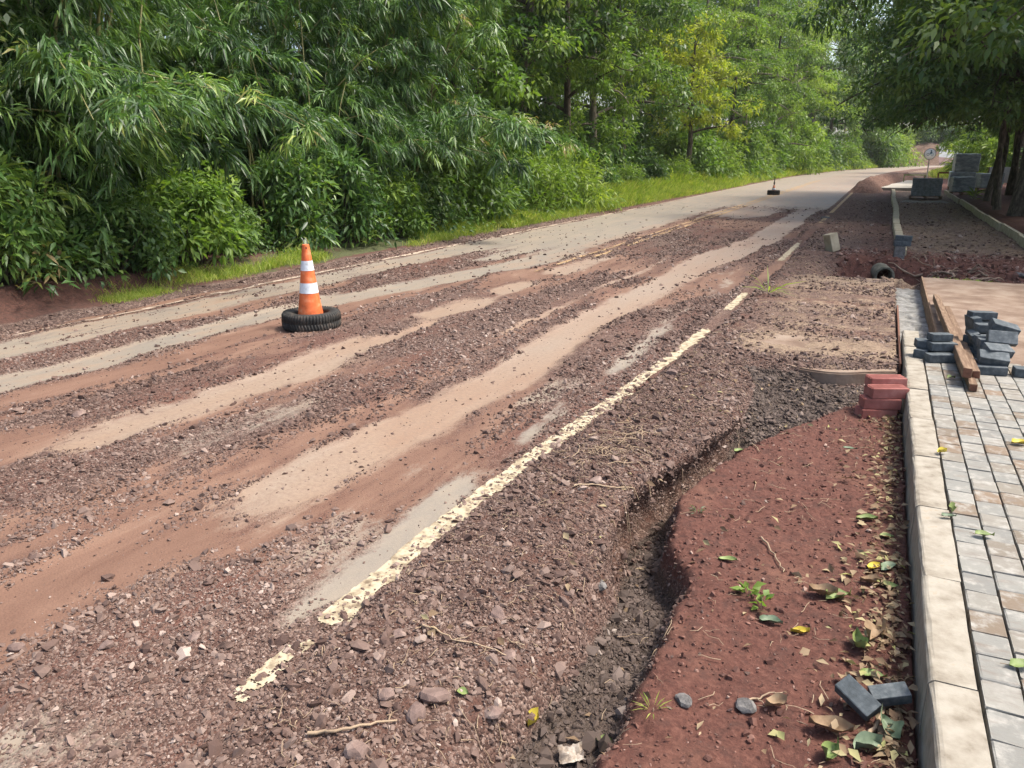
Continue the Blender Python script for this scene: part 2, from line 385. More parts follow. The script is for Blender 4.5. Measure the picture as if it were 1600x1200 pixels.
def keep_y(u, y, v):
    cover = np.full_like(y, .05)
    cover += 1.1 * sst(1.98, 1.90, y) - .78 * sst(1.88, 1.82, y) * sst(1.42, 1.5, y) + 2 * sst(1.4, 1.36, y)
    cover += .9 * sst(7.55, 7.75, y) * sst(8.9, 8.7, y) + .9 * sst(9.9, 10.1, y) * sst(13.7, 13.2, y) + .5 * sst(16, 17, y)
    rag = .6 * sst(.62, 1.0, v) * fbm(y * 5, u * 0 + 1, 55) * 1.5 + .30 * sst(.12, 0, v)
    nz = fbm(y * 26, u * 30, 57, 4) * .62 + fbm(y * 5, u * 9, 58, 3) * .38
    return nz > cover * .62 + rag + .22
paint('edge_line', 0, .132, 1.1, 9.2, keep_y, M['yellow'], .0062, 24, LINE, .0045)
paint('edge_line', 0, .125, 9.2, 17, keep_y, M['yellow'], .03, 10, LINE, .008)
paint('edge_line', 0, .11, 22, 58, lambda u, y, v: fbm(y * 1.2, u * 9, 61) > .40 - .1 * sst(25, 35, y), M['far_yellow'], .15, 2, LINE)
paint('edge_line', -7.42, .10, 4.5, 120, lambda u, y, v: fbm(y * 2.2, u * 30, 63) > .52 - .18 * sst(6, 8, y), M['white_line'], .06, 3)
paint('centre_line', -4.53, .10, 10.5, 62, lambda u, y, v: fbm(y * 1.5, u * 20, 65) > .47 - .1 * sst(12, 30, y), M['far_yellow'], .1, 3)
paint('centre_line', -4.32, .10, 12.5, 62, lambda u, y, v: fbm(y * 1.5, u * 20, 67) > .50 - .1 * sst(12, 30, y), M['far_yellow'], .1, 3)

# ---- right verge: gravel shoulder, washed-out gully, red soil, ditch, path bed
YL = [0, 1.59, 1.93, 2.46, 3.02, 3.53, 3.84, 4.17, 4.97, 5.92, 6.6]; XLt = [-1.0, -.92, -.90, -.88, -.95, -.98, -.95, -.86, -.72, -.80, -1.0]
YR = [0, 1.8, 2.26, 2.7, 3.0, 3.32, 3.84, 4.67, 5.35, 6.2, 6.6]; XRt = [-.5, -.57, -.57, -.54, -.58, -.74, -.80, -.62, -.33, .14, .3]
def rims(X, Y):
    wl = .05 * (fbm(Y * 5, X * 0, 81) - .5) + .035 * (fbm(Y * 14, X * 3, 82) - .5)
    wr = .07 * (fbm(Y * 4, X * 0 + 7, 83) - .5) + .03 * (fbm(Y * 15, X * 3, 84) - .5)
    return np.interp(Y, YL, XLt) + wl, np.interp(Y, YR, XRt) + wr
def lip(X): return np.interp(X, [-2, -1.15, -.75, -.37, -.1, .26, .4], [7.6, 7.0, 6.72, 6.42, 6.5, 6.72, 6.8])
def verge_h(X, Y):
    XL, XR = rims(X, Y)
    n1 = fbm(X * 6, Y * 6, 91) - .5; n2 = fbm(X * 22, Y * 22, 92, 3) - .5; n3 = fbm(X * 1.6, Y * 1.6, 93) - .5
    zb = np.interp(Y, [0, 2.2, 2.8, 3.4, 4.4, 5.0, 5.5, 7], [-.24, -.22, -.27, -.34, -.37, -.32, -.14, -.08])
    left = .035 + .05 * n3 + .03 * n1 + .014 * n2 - .085 * sst(.13, .02, X - np.interp(Y, *LINE) - .06 * (fbm(Y * 6, X * 0, 94) - .5)) - .05 * sst(-.25, 0, X - XL)
    soil = -.105 + .035 * n3 + .032 * n1 + .022 * n2 + .012 * band(X - XR, .12, .1, .1)
    wl = np.interp(Y, [0, 2.4, 2.9, 3.4, 4.8, 5.3, 6], [.16, .15, .10, .05, .06, .16, .3])
    bot = zb + .02 * n2 + .03 * n1
    z = bot + (left - bot) * sst(wl, -.03, X - XL) + (soil - bot) * sst(-.07, .02, X - XR)
    top = .008 + .05 * n3 + .035 * n1 + .014 * n2 - .085 * sst(.13, .02, X - np.interp(Y, *LINE) - .06 * (fbm(Y * 6, X * 0, 94) - .5))
    apron = sst(-.02 - .55 * sst(-.3, -.75, X), .10, Y - lip(X)) * sst(.30, .26, X) + sst(-.95, -1.15, X) * sst(6.2, 6.8, Y)
    apron = np.clip(apron, 0, 1); z = z * (1 - apron) + top * apron
    z = np.where((X > .30) & (Y < 12.0), -.17, z)
    # ditch beyond the concrete
    wx = sst(-1.0, .0, X) * sst(5.0, 3.5, X)
    fl = .06 * (fbm(X * 3, Y * 3, 95) - .5)
    gs = sst(.5, 1.2, X); dit = -.52 * (1 - .62 * gs) * sst(11.95, 12.1, Y) * sst(14.75 + .8 * gs, 14.15 - 1.3 * gs, Y + .5 * (fbm(X * 1.6, Y * .4, 96) - .5))
    z = np.where(Y >= 11.9, top * (1 - wx) + wx * (-.02 + .6 * fl + dit + (.05 + .16 * sst(15.6, 14.8, Y)) * n1 + .05 * n2 * sst(15.6, 14.8, Y)), z)
    # path bed and soil right of it
    z = z + .14 * sst(2.62, 3.1, X) * sst(13.5, 15.5, Y) + .05 * sst(3, 8, X) * sst(13, 15, Y) * fbm(X * .5, Y * .5, 97) * 3
    return z
def verge_mask(X, Y):
    XL, XR = rims(X, Y)
    red = sst(-.06, .02, X - XR) * sst(6.9, 6.4, Y)
    red = np.maximum(red, sst(11.9, 12.2, Y) * sst(-1.0, -.1, X) * (.9 - .42 * sst(14.6, 15.6, Y) * sst(2.7, 2.5, X)))
    red = np.maximum(red, .52 * sst(12, 20, Y) * sst(.1, -.6, X))
    red = np.maximum(red, (.20 + .5 * fbm(X * 1.2, Y * 3, 98)) * sst(6.6, 7.2, Y) * sst(12.2, 11.8, Y))
    red = np.maximum(red, .28 * sst(-1.3, -1.1, X) * sst(-.7, -1.0, X) * sst(5, 3, Y))
    tan = (.30 + .28 * fbm(X * 1.5, Y * 4, 99)) * sst(-.02, .1, Y - lip(X)) * sst(12.1, 11.9, Y) * sst(-1.5, -.8, X) + .25 * band(Y, 7.3, .35, .3) * sst(-1.3, -1., X) + .14 * band(Y, 11.2, .6, .3)
    tan = np.maximum(tan, .36 * sst(14, 16, Y) * sst(.1, -.6, X)); tan = np.maximum(tan, .50 * sst(15, 16.5, Y) * sst(2.7, 2.5, X) * sst(.3, .5, X))
    return np.stack([red, np.zeros_like(X), tan], -1)
def verge_wet(X, Y):
    XL, XR = rims(X, Y)
    return sst(.02, .10, X - XL) * sst(0, -.05, X - XR) * sst(6.8, 6.3, Y) * np.interp(Y, [0, 2, 3, 4.5, 5.5, 7], [.62, .62, .72, .80, .75, .6])
def undercut(X, Y, Z):
    XL, XR = rims(X, Y)
    return -.13 * sst(-.06, -.20, Z) * sst(.13, .03, X - XL) * sst(-.06, .0, X - XL) * sst(3.0, 3.5, Y) * sst(5.6, 5.1, Y)
vx = steps((-1.80, .42, .0155), (.42, 3.2, .08), (3.2, 9, .35), (9, 60, 3))
vy = steps((.5, 7.0, .0165), (7.0, 15.6, .04), (15.6, 40, .2), (40, 90, 1.2), (90, 262, 4))
verge = link('roadside_verge', grid_mesh('roadside_verge', vx, vy, verge_h, M['verge'], {'mask': verge_mask, 'wet': verge_wet}, True, undercut)); tag(verge, kind='structure')

# ---- left bank and forest floor
def bank_h(X, Y):
    e = np.interp(Y, [0, 6, 8.5, 12, 40], [.30, .24, .10, .05, .05])
    st = np.interp(Y, [0, 7, 10, 30], [-8.55, -8.35, -8.6, -8.9])
    z = -.02 + .03 * sst(-7.5, -7.75, X) + e * sst(st + .05, st - .30, X + .5 * (fbm(Y * 1.3, X * .2, 101) - .5)) + .07 * np.maximum(-9 - X, 0)
    return z + .09 * (fbm(X * 2, Y * 2, 102) - .5) * sst(-7.6, -8.2, X) + .02 * (fbm(X * 8, Y * 8, 103) - .5) - .06 * sst(-7.55, -7.40, X)
def bank_mask(X, Y):
    g = sst(-7.95, -8.2, X + .5 * (fbm(Y * .8, X, 105) - .5)) * np.interp(Y, [0, 6.5, 8, 12, 20], [.15, .2, .5, .7, .95]) * sst(-9.6, -8.8, X)
    gr = sst(-8.25, -7.9, X) * sst(30, 15, Y) * .95
    return np.stack([gr, g, 0 * X], -1)
bx_ = steps((-60, -14, 4), (-14, -9.4, .4), (-9.4, -7.3, .06)); by_ = steps((.5, 16, .07), (16, 40, .25), (40, 262, 2))
bank = link('left_bank', grid_mesh('left_bank', bx_, by_, bank_h, M['bank'], {'mask': bank_mask})); tag(bank, kind='structure')
gm = bmesh.new(); bmesh.ops.create_grid(gm, x_segments=1, y_segments=1, size=2500)
ground = link('ground', bm_mesh('ground', gm, M['soil']), None, (0, 0, -1.1)); tag(ground, kind='structure')

# ================================================================== LOOSE STONES (uncountable)
CP = (math.cos(R(16.454)), math.sin(R(16.454)), math.cos(R(25.171)), math.sin(R(25.171)))
def in_view(X, Y, Z, pad=160):
    cp, sp, cy_, sy_ = CP
    fw = -sy_ * X + cy_ * Y; r = cy_ * X + sy_ * Y; u = Z - EYE
    zc = np.maximum(fw * cp - u * sp, .05); yc = fw * sp + u * cp
    px = 800 + 1202 * r / zc; py = 600 - 1202 * yc / zc
    return (px > -pad) & (px < 1600 + pad) & (py < 1200 + pad)
def stone_nodes(name, mat, variants=6, seed=0, flat=.6, sub=1):
    ng = bpy.data.node_groups.new(name, 'GeometryNodeTree')
    ng.interface.new_socket('Geometry', in_out='INPUT', socket_type='NodeSocketGeometry')
    ng.interface.new_socket('Geometry', in_out='OUTPUT', socket_type='NodeSocketGeometry')
    N = ng.nodes; L = ng.links
    gi = N.new('NodeGroupInput'); go = N.new('NodeGroupOutput'); jn = N.new('GeometryNodeJoinGeometry')
    rr = random.Random(seed)
    for k in range(variants):
        ic = N.new('GeometryNodeMeshIcoSphere'); ic.inputs['Radius'].default_value = 1; ic.inputs['Subdivisions'].default_value = sub
        ps = N.new('GeometryNodeInputPosition')
        ad = N.new('ShaderNodeVectorMath'); ad.operation = 'ADD'; L.new(ps.outputs[0], ad.inputs[0]); ad.inputs[1].default_value = (rr.uniform(0, 90), rr.uniform(0, 90), rr.uniform(0, 90))
        wnz = N.new('ShaderNodeTexWhiteNoise'); L.new(ad.outputs[0], wnz.inputs['Vector'])
        sb = N.new('ShaderNodeVectorMath'); sb.operation = 'SUBTRACT'; L.new(wnz.outputs['Color'], sb.inputs[0]); sb.inputs[1].default_value = (.5, .5, .5)
        sc = N.new('ShaderNodeVectorMath'); sc.operation = 'SCALE'; L.new(sb.outputs[0], sc.inputs[0]); sc.inputs['Scale'].default_value = .75
        sp = N.new('GeometryNodeSetPosition'); L.new(ic.outputs[0], sp.inputs[0]); L.new(sc.outputs[0], sp.inputs['Offset'])
        tr = N.new('GeometryNodeTransform'); L.new(sp.outputs[0], tr.inputs[0]); tr.inputs['Scale'].default_value = (1.15, rr.uniform(.65, 1.), flat * rr.uniform(.75, 1.25))
        sm = N.new('GeometryNodeSetMaterial'); sm.inputs['Material'].default_value = mat; L.new(tr.outputs[0], sm.inputs[0])
        g2 = N.new('GeometryNodeGeometryToInstance'); L.new(sm.outputs[0], g2.inputs[0]); L.new(g2.outputs[0], jn.inputs[0])
    ip = N.new('GeometryNodeInstanceOnPoints'); L.new(gi.outputs[0], ip.inputs['Points']); L.new(jn.outputs[0], ip.inputs['Instance'])
    ip.inputs['Pick Instance'].default_value = True
    def na(n, t):
        a = N.new('GeometryNodeInputNamedAttribute'); a.data_type = t; a.inputs['Name'].default_value = n; return a.outputs[0]
    L.new(na('ci', 'INT'), ip.inputs['Instance Index']); L.new(na('rot', 'FLOAT_VECTOR'), ip.inputs['Rotation']); L.new(na('sc', 'FLOAT'), ip.inputs['Scale'])
    L.new(ip.outputs[0], go.inputs[0]); return ng
def scatter(name, P, sc, tint, ng, variants=6, tilt=.5):
    n = len(P); me = bpy.data.meshes.new(name); me.vertices.add(n); me.vertices.foreach_set('co', np.asarray(P, np.float32).ravel())
    a = me.attributes.new('sc', 'FLOAT', 'POINT'); a.data.foreach_set('value', sc.astype(np.float32))
    a = me.attributes.new('tint', 'FLOAT', 'POINT'); a.data.foreach_set('value', np.clip(tint, 0, 1).astype(np.float32))
    a = me.attributes.new('ci', 'INT', 'POINT'); a.data.foreach_set('value', rng.integers(0, variants, n).astype(np.int32))
    rot = np.stack([rng.normal(0, tilt, n), rng.normal(0, tilt, n), rng.uniform(0, 6.283, n)], -1).astype(np.float32)
    a = me.attributes.new('rot', 'FLOAT_VECTOR', 'POINT'); a.data.foreach_set('vector', rot.ravel())
    o = link(name, me); md = o.modifiers.new('stones', 'NODES'); md.node_group = ng
    return o
M['gravel'] = m_stone('gravel_stones', [(0, (.038, .021, .016)), (.25, (.082, .048, .037)), (.5, (.138, .09, .071)), (.75, (.22, .158, .128)), (1, (.38, .30, .25))])
M['wetgravel'] = m_stone('wet_gravel_stones', [(0, (.032, .022, .017)), (.5, (.082, .058, .046)), (.8, (.15, .112, .092)), (1, (.32, .27, .23))])
NG = stone_nodes('gravel_nodes', M['gravel'], 6, 1); NGW = stone_nodes('wet_gravel_nodes', M['wetgravel'], 6, 2)
def cand(x0, x1, y0, y1, per): 
    n = int((x1 - x0) * (y1 - y0) * per); return rng.uniform(x0, x1, n), rng.uniform(y0, y1, n)
def sizes(n, med, sig=.62, lo=.003, hi=.03): return np.clip(med * np.exp(rng.normal(0, sig, n)), lo, hi)
# on the road
Ps, Ss, Ts = [], [], []
for (y0, y1, per, med) in ((1.0, 3.2, 9500, .0038), (3.2, 6, 5600, .0046), (6, 10, 2300, .0062), (10, 17, 800, .0095), (17, 28, 150, .012)):
    X, Y = cand(-7.95, -1.5, y0, y1, per)
    d = np.where(X > -7.5, road_grav(X, Y), .8) * (.10 + 1.15 * sst(.3, .7, fbm(X * 2.2, Y * .8, 111, 4))) + .02
    d = np.maximum(d, .85 * sst(2.2, 1.7, Y) * sst(-2.65, -2.45, X + .4 * (fbm(Y * 2, X * 2, 118) - .5)))
    k = (rng.random(len(X)) < d) & in_view(X, Y, 0 * X); X, Y = X[k], Y[k]
    s = sizes(len(X), med) ; Ps.append(np.stack([X, Y, np.where(X > -7.5, road_h(X, Y), bank_h(X, Y)) + s * .15], -1)); Ss.append(s)
    Ts.append(.42 + .5 * (fbm(X * 1.3, Y * .5, 113) - .5) + rng.normal(0, .2, len(X)))
gr = scatter('road_gravel', np.concatenate(Ps), np.concatenate(Ss), np.concatenate(Ts), NG)
tag(gr, 'loose brown and purplish gravel strewn in rows along the muddy road', 'gravel', kind='stuff')
# on the shoulder and in the gully
Ps, Ss, Ts = [], [], []; Pw, Sw, Tw = [], [], []
for (y0, y1, per, med) in ((.9, 3.2, 10500, .0042), (3.2, 6.8, 6000, .0050), (6.8, 12, 1900, .0078), (12, 20, 500, .010)):
    X, Y = cand(-1.62, .3, y0, y1, per); XL, XR = rims(X, Y)
    soil = (X > XR) & (Y < 6.6)
    cov = np.where(soil, .012, 1.0) * np.where((Y > 6.9) & (X > -1.2), .62 * sst(.38, .62, fbm(X * 1.6, Y * 4.5, 116)), 1) * (.35 + 1.0 * fbm(X * 3, Y * 3, 115))
    cov = np.where((Y > 11.9) & (X > -.6), .05, cov)
    ly = np.interp(Y, *LINE); cov = cov * np.where((np.abs(X - ly) < .055) & (Y > 2.05) & (Y < 7.5), .10 + .4 * sst(0, .05, X - ly), 1) * np.where((Y < 2.0) & (np.abs(X - ly) < .05), .75, 1)
    k = (rng.random(len(X)) < cov) & in_view(X, Y, 0 * X); X, Y, XL, XR = X[k], Y[k], XL[k], XR[k]
    s = sizes(len(X), med); s = np.where((X > XR) & (Y < 6.6), s * .7, s)
    z = np.maximum(verge_h(X, Y), np.where(X < -1.5, road_h(X, Y), -9)) + s * .15
    wet = verge_wet(X, Y) > .5
    s = np.where(verge_wet(X, Y) > .5, s * 1.35, s)
    t = .40 + .5 * (fbm(X * 2, Y * 2, 117) - .5) + rng.normal(0, .2, len(X))
    for (a, b, c, kk) in ((Ps, Ss, Ts, ~wet), (Pw, Sw, Tw, wet)):
        a.append(np.stack([X, Y, z], -1)[kk]); b.append(s[kk]); c.append(t[kk])
o = scatter('shoulder_gravel', np.concatenate(Ps), np.concatenate(Ss), np.concatenate(Ts), NG); tag(o, 'brown gravel heaped on the shoulder between yellow line and gully', 'gravel', kind='stuff')
o = scatter('gully_gravel', np.concatenate(Pw), np.concatenate(Sw), np.concatenate(Tw), NGW); tag(o, 'dark damp gravel on the bed of the washed-out gully', 'gravel', kind='stuff')
# crumbs of soil on the red verge
X, Y = cand(-.9, .3, 1.2, 6.5, 1500); XL, XR = rims(X, Y); k = (X > XR - .01) & (rng.random(len(X)) < .35 + .5 * fbm(X * 4, Y * 4, 119)); X, Y = X[k], Y[k]
M['crumb'] = m_stone('soil_crumbs', [(0, (.06, .026, .019)), (.5, (.115, .051, .037)), (.8, (.19, .096, .07)), (1, (.36, .26, .21))])
NGC = stone_nodes('crumb_nodes', M['crumb'], 6, 3, .8)
s = sizes(len(X), .0045, .5, .002, .016)
o = scatter('soil_crumbs', np.stack([X, Y, verge_h(X, Y) + s * .15], -1), s, rng.normal(.45, .25, len(X)), NGC, 4); tag(o, 'crumbs of red soil on the verge beside the kerb', 'soil', kind='stuff')

# clods in the ditch and on its bank
X, Y = cand(-.6, 3.2, 12.2, 15.8, 300); s = sizes(len(X), .012, .6, .005, .05)
o = scatter('ditch_clods', np.stack([X, Y, verge_h(X, Y) + s * .2], -1), s, rng.normal(.55, .28, len(X)), NGC); tag(o, 'clods of red soil and stones on the ditch bank', 'soil', kind='stuff')
X, Y = cand(-1.2, 2.5, 15.2, 34, 70); s = sizes(len(X), .011, .6, .005, .05)
o = scatter('path_bed_stones', np.stack([X, Y, verge_h(X, Y) + s * .15], -1), s, rng.normal(.45, .25, len(X)), NG); tag(o, 'small stones on the brown path bed and shoulder beyond the ditch', 'stones', kind='stuff')

# ================================================================== VEGETATION
def unit(v): return v / (np.linalg.norm(v, axis=-1, keepdims=True) + 1e-9)
def leaf_arrays(P, D, L, W, tint, fold=.25, droop=.25, hi=True):
    """pointed leaves: base P, direction D, length L, width W; folded along the midrib, tip bent down"""
    n = len(P); D = unit(D)
    up = np.array([0, 0, 1.]) + rng.normal(0, .55, (n, 3))
    Sd = unit(np.cross(D, up)); Nn = np.cross(Sd, D)
    L = np.broadcast_to(L, n)[:, None]; W = np.broadcast_to(W, n)[:, None]
    Mi = P + D * L * .42
    a = Mi + Sd * W * .5 + Nn * W * fold; b = Mi - Sd * W * .5 + Nn * W * fold
    tip = P + D * L; tip[:, 2] -= (droop * L[:, 0])
    i = np.arange(n)[:, None]
    if hi:
        V = np.stack([P, a, Mi, b, tip], 1).reshape(-1, 3); k = 5
        F = np.concatenate([i * 5 + np.array([[0, 1, 2]]), i * 5 + np.array([[0, 2, 3]]), i * 5 + np.array([[1, 4, 2]]), i * 5 + np.array([[2, 4, 3]])])
    else:
        V = np.stack([P, a, tip, b], 1).reshape(-1, 3); k = 4
        F = i * 4 + np.array([[0, 1, 2, 3]])
    return V, F, np.repeat(tint, k)
def leaf_mesh(name, parts, mat):
    V, T, Fd, off = [], [], {}, 0
    for v, f, t in parts:
        V.append(v); T.append(t); Fd.setdefault(f.shape[1], []).append(f + off); off += len(v)
    return fast_mesh(name, np.concatenate(V), [np.concatenate(x) for x in Fd.values()], mat, False, {'tint': np.clip(np.concatenate(T), 0, 1)})
G_ = dict(
 bamboo=m_leaf('bamboo_leaves', [(0, (.030, .068, .021)), (.4, (.085, .17, .044)), (.75, (.175, .27, .062)), (.95, (.31, .36, .09)), (1, (.30, .22, .10))], .30, .42, .45),
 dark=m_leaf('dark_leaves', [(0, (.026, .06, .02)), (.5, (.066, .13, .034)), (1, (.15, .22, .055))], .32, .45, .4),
 mid=m_leaf('mid_green_leaves', [(0, (.05, .10, .021)), (.5, (.12, .205, .04)), (1, (.24, .32, .062))], .38, .5, .35),
 light=m_leaf('light_leaves', [(0, (.062, .12, .022)), (.5, (.14, .215, .038)), (1, (.26, .33, .062))], .42, .5, .35),
 yellow=m_leaf('yellow_green_leaves', [(0, (.12, .16, .02)), (.5, (.22, .26, .035)), (1, (.34, .34, .06))], .45, .5, .3),
 grey=m_leaf('greyish_small_leaves', [(0, (.05, .075, .04)), (.5, (.10, .13, .075)), (1, (.19, .21, .14))], .3, .5, .4),
 grass=m_leaf('grass_blades', [(0, (.10, .17, .026)), (.5, (.23, .31, .05)), (1, (.42, .40, .12))], .4, .55, .3))

def bamboo(seed, n=22, h=9.0, spread=2.6, lean=(0.0, 0.0), arch=10, low=.10, leafL=.24):
    """returns culm mesh, foliage mesh"""
    r = np.random.default_rng(seed); culms, parts = [], []
    for c in range(n + arch):
        ar = c >= n
        az = r.uniform(0, 6.283) if not ar else r.uniform(-1.3, 1.3)
        b = np.array([r.normal(0, .45), r.normal(0, .45), 0])
        hh = h * r.uniform(.65, 1.1) * (.62 if ar else 1); sp = spread * r.uniform(.4, 1.2) * (1.35 if ar else 1)
        t = np.linspace(0, 1, 14)
        out = np.array([math.cos(az) + lean[0], math.sin(az) + lean[1], 0])
        up = t * (1.0 - (.62 if ar else .30) * t ** 2.2)
        Pc = b + np.array([0, 0, 1.]) * (hh * up)[:, None] + out * (sp * t ** 1.9)[:, None] + np.cumsum(r.normal(0, .03, (14, 3)), 0)
        rad = np.linspace(.032, .006, 14) * r.uniform(.7, 1.1)
        culms.append(tube(Pc, rad, 5))
        nn = 18
        tt = np.sort(r.uniform(low, 1, nn)) ** .9; Pn = np.stack([np.interp(tt, t, Pc[:, k]) for k in range(3)], -1)
        for q in range(nn):
            for _ in range(r.integers(1, 4)):
                a2 = r.uniform(0, 6.283); bl = r.uniform(.35, 1.15) * (1.1 - .5 * tt[q])
                bd = np.array([math.cos(a2), math.sin(a2), r.uniform(-.2, .6)]) + .35 * out
                bd /= np.linalg.norm(bd)
                m = r.integers(3, 6); s = np.linspace(.35, 1, m)
                Pb = Pn[q] + bd * (bl * s)[:, None]; Pb[:, 2] -= .38 * bl * s ** 2
                sd = unit(bd + np.array([0, 0, -.75]) * s[:, None] + r.normal(0, .25, (m, 3)))
                k = 9; base = np.repeat(Pb, k, 0) + r.normal(0, .035, (m * k, 3))
                dr = unit(np.repeat(sd, k, 0) + r.normal(0, .52, (m * k, 3)) + np.array([0, 0, -.30]))
                L = leafL * r.uniform(.6, 1.25, m * k)
                ti = r.normal(.34, .20) + r.normal(0, .13, m * k)
                parts.append((base, dr, L, ti))
    base = np.concatenate([p[0] for p in parts]); dr = np.concatenate([p[1] for p in parts]); L = np.concatenate([p[2] for p in parts]); ti = np.concatenate([p[3] for p in parts])
    k = base[:, 2] > .25; base, dr, L, ti = base[k], dr[k], L[k], ti[k]
    V, F = join(culms)
    return fast_mesh('culms', V, F, M['culm'], True), leaf_mesh('foliage', [leaf_arrays(base, dr, L, L * .135, ti, .12, .22)], G_['bamboo'])

def tree(seed, h=12, r0=.22, crown_r=3.6, base_h=2.6, leafL=.16, wr=.45, n_cl=170, per=110, mat='mid', bark='bark', hang=.2, cl_r=.62, lean=(0, 0), stems=1, flat=1.0, hi=False, zmin=.4):
    r = np.random.default_rng(seed); woods, cl = [], []
    for sidx in range(stems):
        off = np.array([r.normal(0, .35), r.normal(0, .35), 0]) * (stems > 1)
        t = np.linspace(0, 1, 12); top = np.array([lean[0] + r.normal(0, .5), lean[1] + r.normal(0, .5), h * .92])
        P = off + top * t[:, None] + np.cumsum(r.normal(0, .05, (12, 3)), 0) * np.array([1, 1, .2]); P[0] = off; P[0, 2] = -.25
        rad = r0 * (1 - .85 * t) * (1 + .5 * np.exp(-t * 22)) * (1 if stems == 1 else .7)
        woods.append(tube(P, rad, 9))
        nl = 16 // stems + 3
        for q in range(nl):
            hz = base_h + (h * .9 - base_h) * ((q + r.uniform(0, .8)) / nl) ** .9
            o = np.array([np.interp(hz, P[:, 2], P[:, k]) for k in range(3)])
            az = q * 2.4 + r.uniform(-.5, .5); frac = (hz - base_h) / (h - base_h)
            Lr = crown_r * (1.08 - .50 * max(frac - .3, 0) / .7 - .25 * max(.2 - frac, 0) / .2) * r.uniform(.7, 1.1)
            d = np.array([math.cos(az), math.sin(az), r.uniform(.05, .55) * flat]); s = np.linspace(0, 1, 7)
            Pl = o + d * (Lr * s)[:, None]; Pl[:, 2] -= hang * Lr * s ** 2 * .8; Pl += np.cumsum(r.normal(0, .05, (7, 3)), 0) * s[:, None]
            woods.append(tube(Pl, np.interp(hz, P[:, 2], rad) * .5 * (1 - .85 * s) + .006, 6))
            m = max(3, int(n_cl / (nl * stems)))
            for _ in range(m):
                ss = r.uniform(.25, 1.05) ** .8; c0 = np.array([np.interp(ss, s, Pl[:, k]) for k in range(3)])
                c1 = c0 + r.normal(0, .5, 3) * np.array([1, 1, .6]) * crown_r / 3.2
                cl.append(c1)
                if r.random() < .5: woods.append(tube(np.stack([c0, (c0 + c1) / 2 + r.normal(0, .05, 3), c1]), [.018, .012, .005], 4))
    cl = np.array(cl); cl = cl[cl[:, 2] > zmin + cl_r * .5]; n = len(cl) * per
    cen = np.repeat(cl, per, 0); cr = np.repeat(cl_r * r.uniform(.6, 1.3, len(cl)), per)
    u = unit(r.normal(0, 1, (n, 3))); rad = r.random(n) ** .45
    P = cen + u * (cr * rad)[:, None] * np.array([1, 1, .62])
    D = unit(u * .9 + r.normal(0, .6, (n, 3)) + np.array([0, 0, -.2 - .45 * hang]))
    L = leafL * r.uniform(.6, 1.3, n)
    ti = np.repeat(r.normal(.5, .17, len(cl)), per) + r.normal(0, .14, n)
    V, F = join(woods)
    return fast_mesh('trunk', V, F, M[bark], True), leaf_mesh('crown', [leaf_arrays(P, D, L, L * wr, ti, .15, .18, hi)], G_[mat])

def bush(seed, rx=1.1, rz=1.2, leafL=.13, wr=.42, n_cl=60, per=90, mat='mid', hi=True, cl_r=.34):
    r = np.random.default_rng(seed); woods = []
    a = r.uniform(0, 6.283, n_cl); q = r.random(n_cl) ** .5; zz = r.random(n_cl) ** .8
    cl = np.stack([rx * q * np.cos(a) * (1 - .45 * zz), rx * q * np.sin(a) * (1 - .45 * zz), .12 + rz * zz], -1)
    for c in cl[::2]:
        woods.append(tube(np.stack([[c[0] * .12, c[1] * .12, -.1], c * np.array([.55, .55, .5]), c]), [.02, .012, .004], 5))
    n = n_cl * per; cen = np.repeat(cl, per, 0); u = unit(r.normal(0, 1, (n, 3)))
    P = cen + u * (cl_r * np.repeat(r.uniform(.6, 1.3, n_cl), per) * r.random(n) ** .45)[:, None]
    D = unit(u + r.normal(0, .5, (n, 3)) + np.array([0, 0, -.15])); L = leafL * r.uniform(.6, 1.3, n)
    k = P[:, 2] > .03; ti = np.repeat(r.normal(.5, .16, n_cl), per) + r.normal(0, .13, n)
    V, F = join(woods)
    return fast_mesh('stems', V, F, M['bark'], True), leaf_mesh('leaves', [leaf_arrays(P[k], D[k], L[k], L[k] * wr, ti[k], .15, .2, hi)], G_[mat])

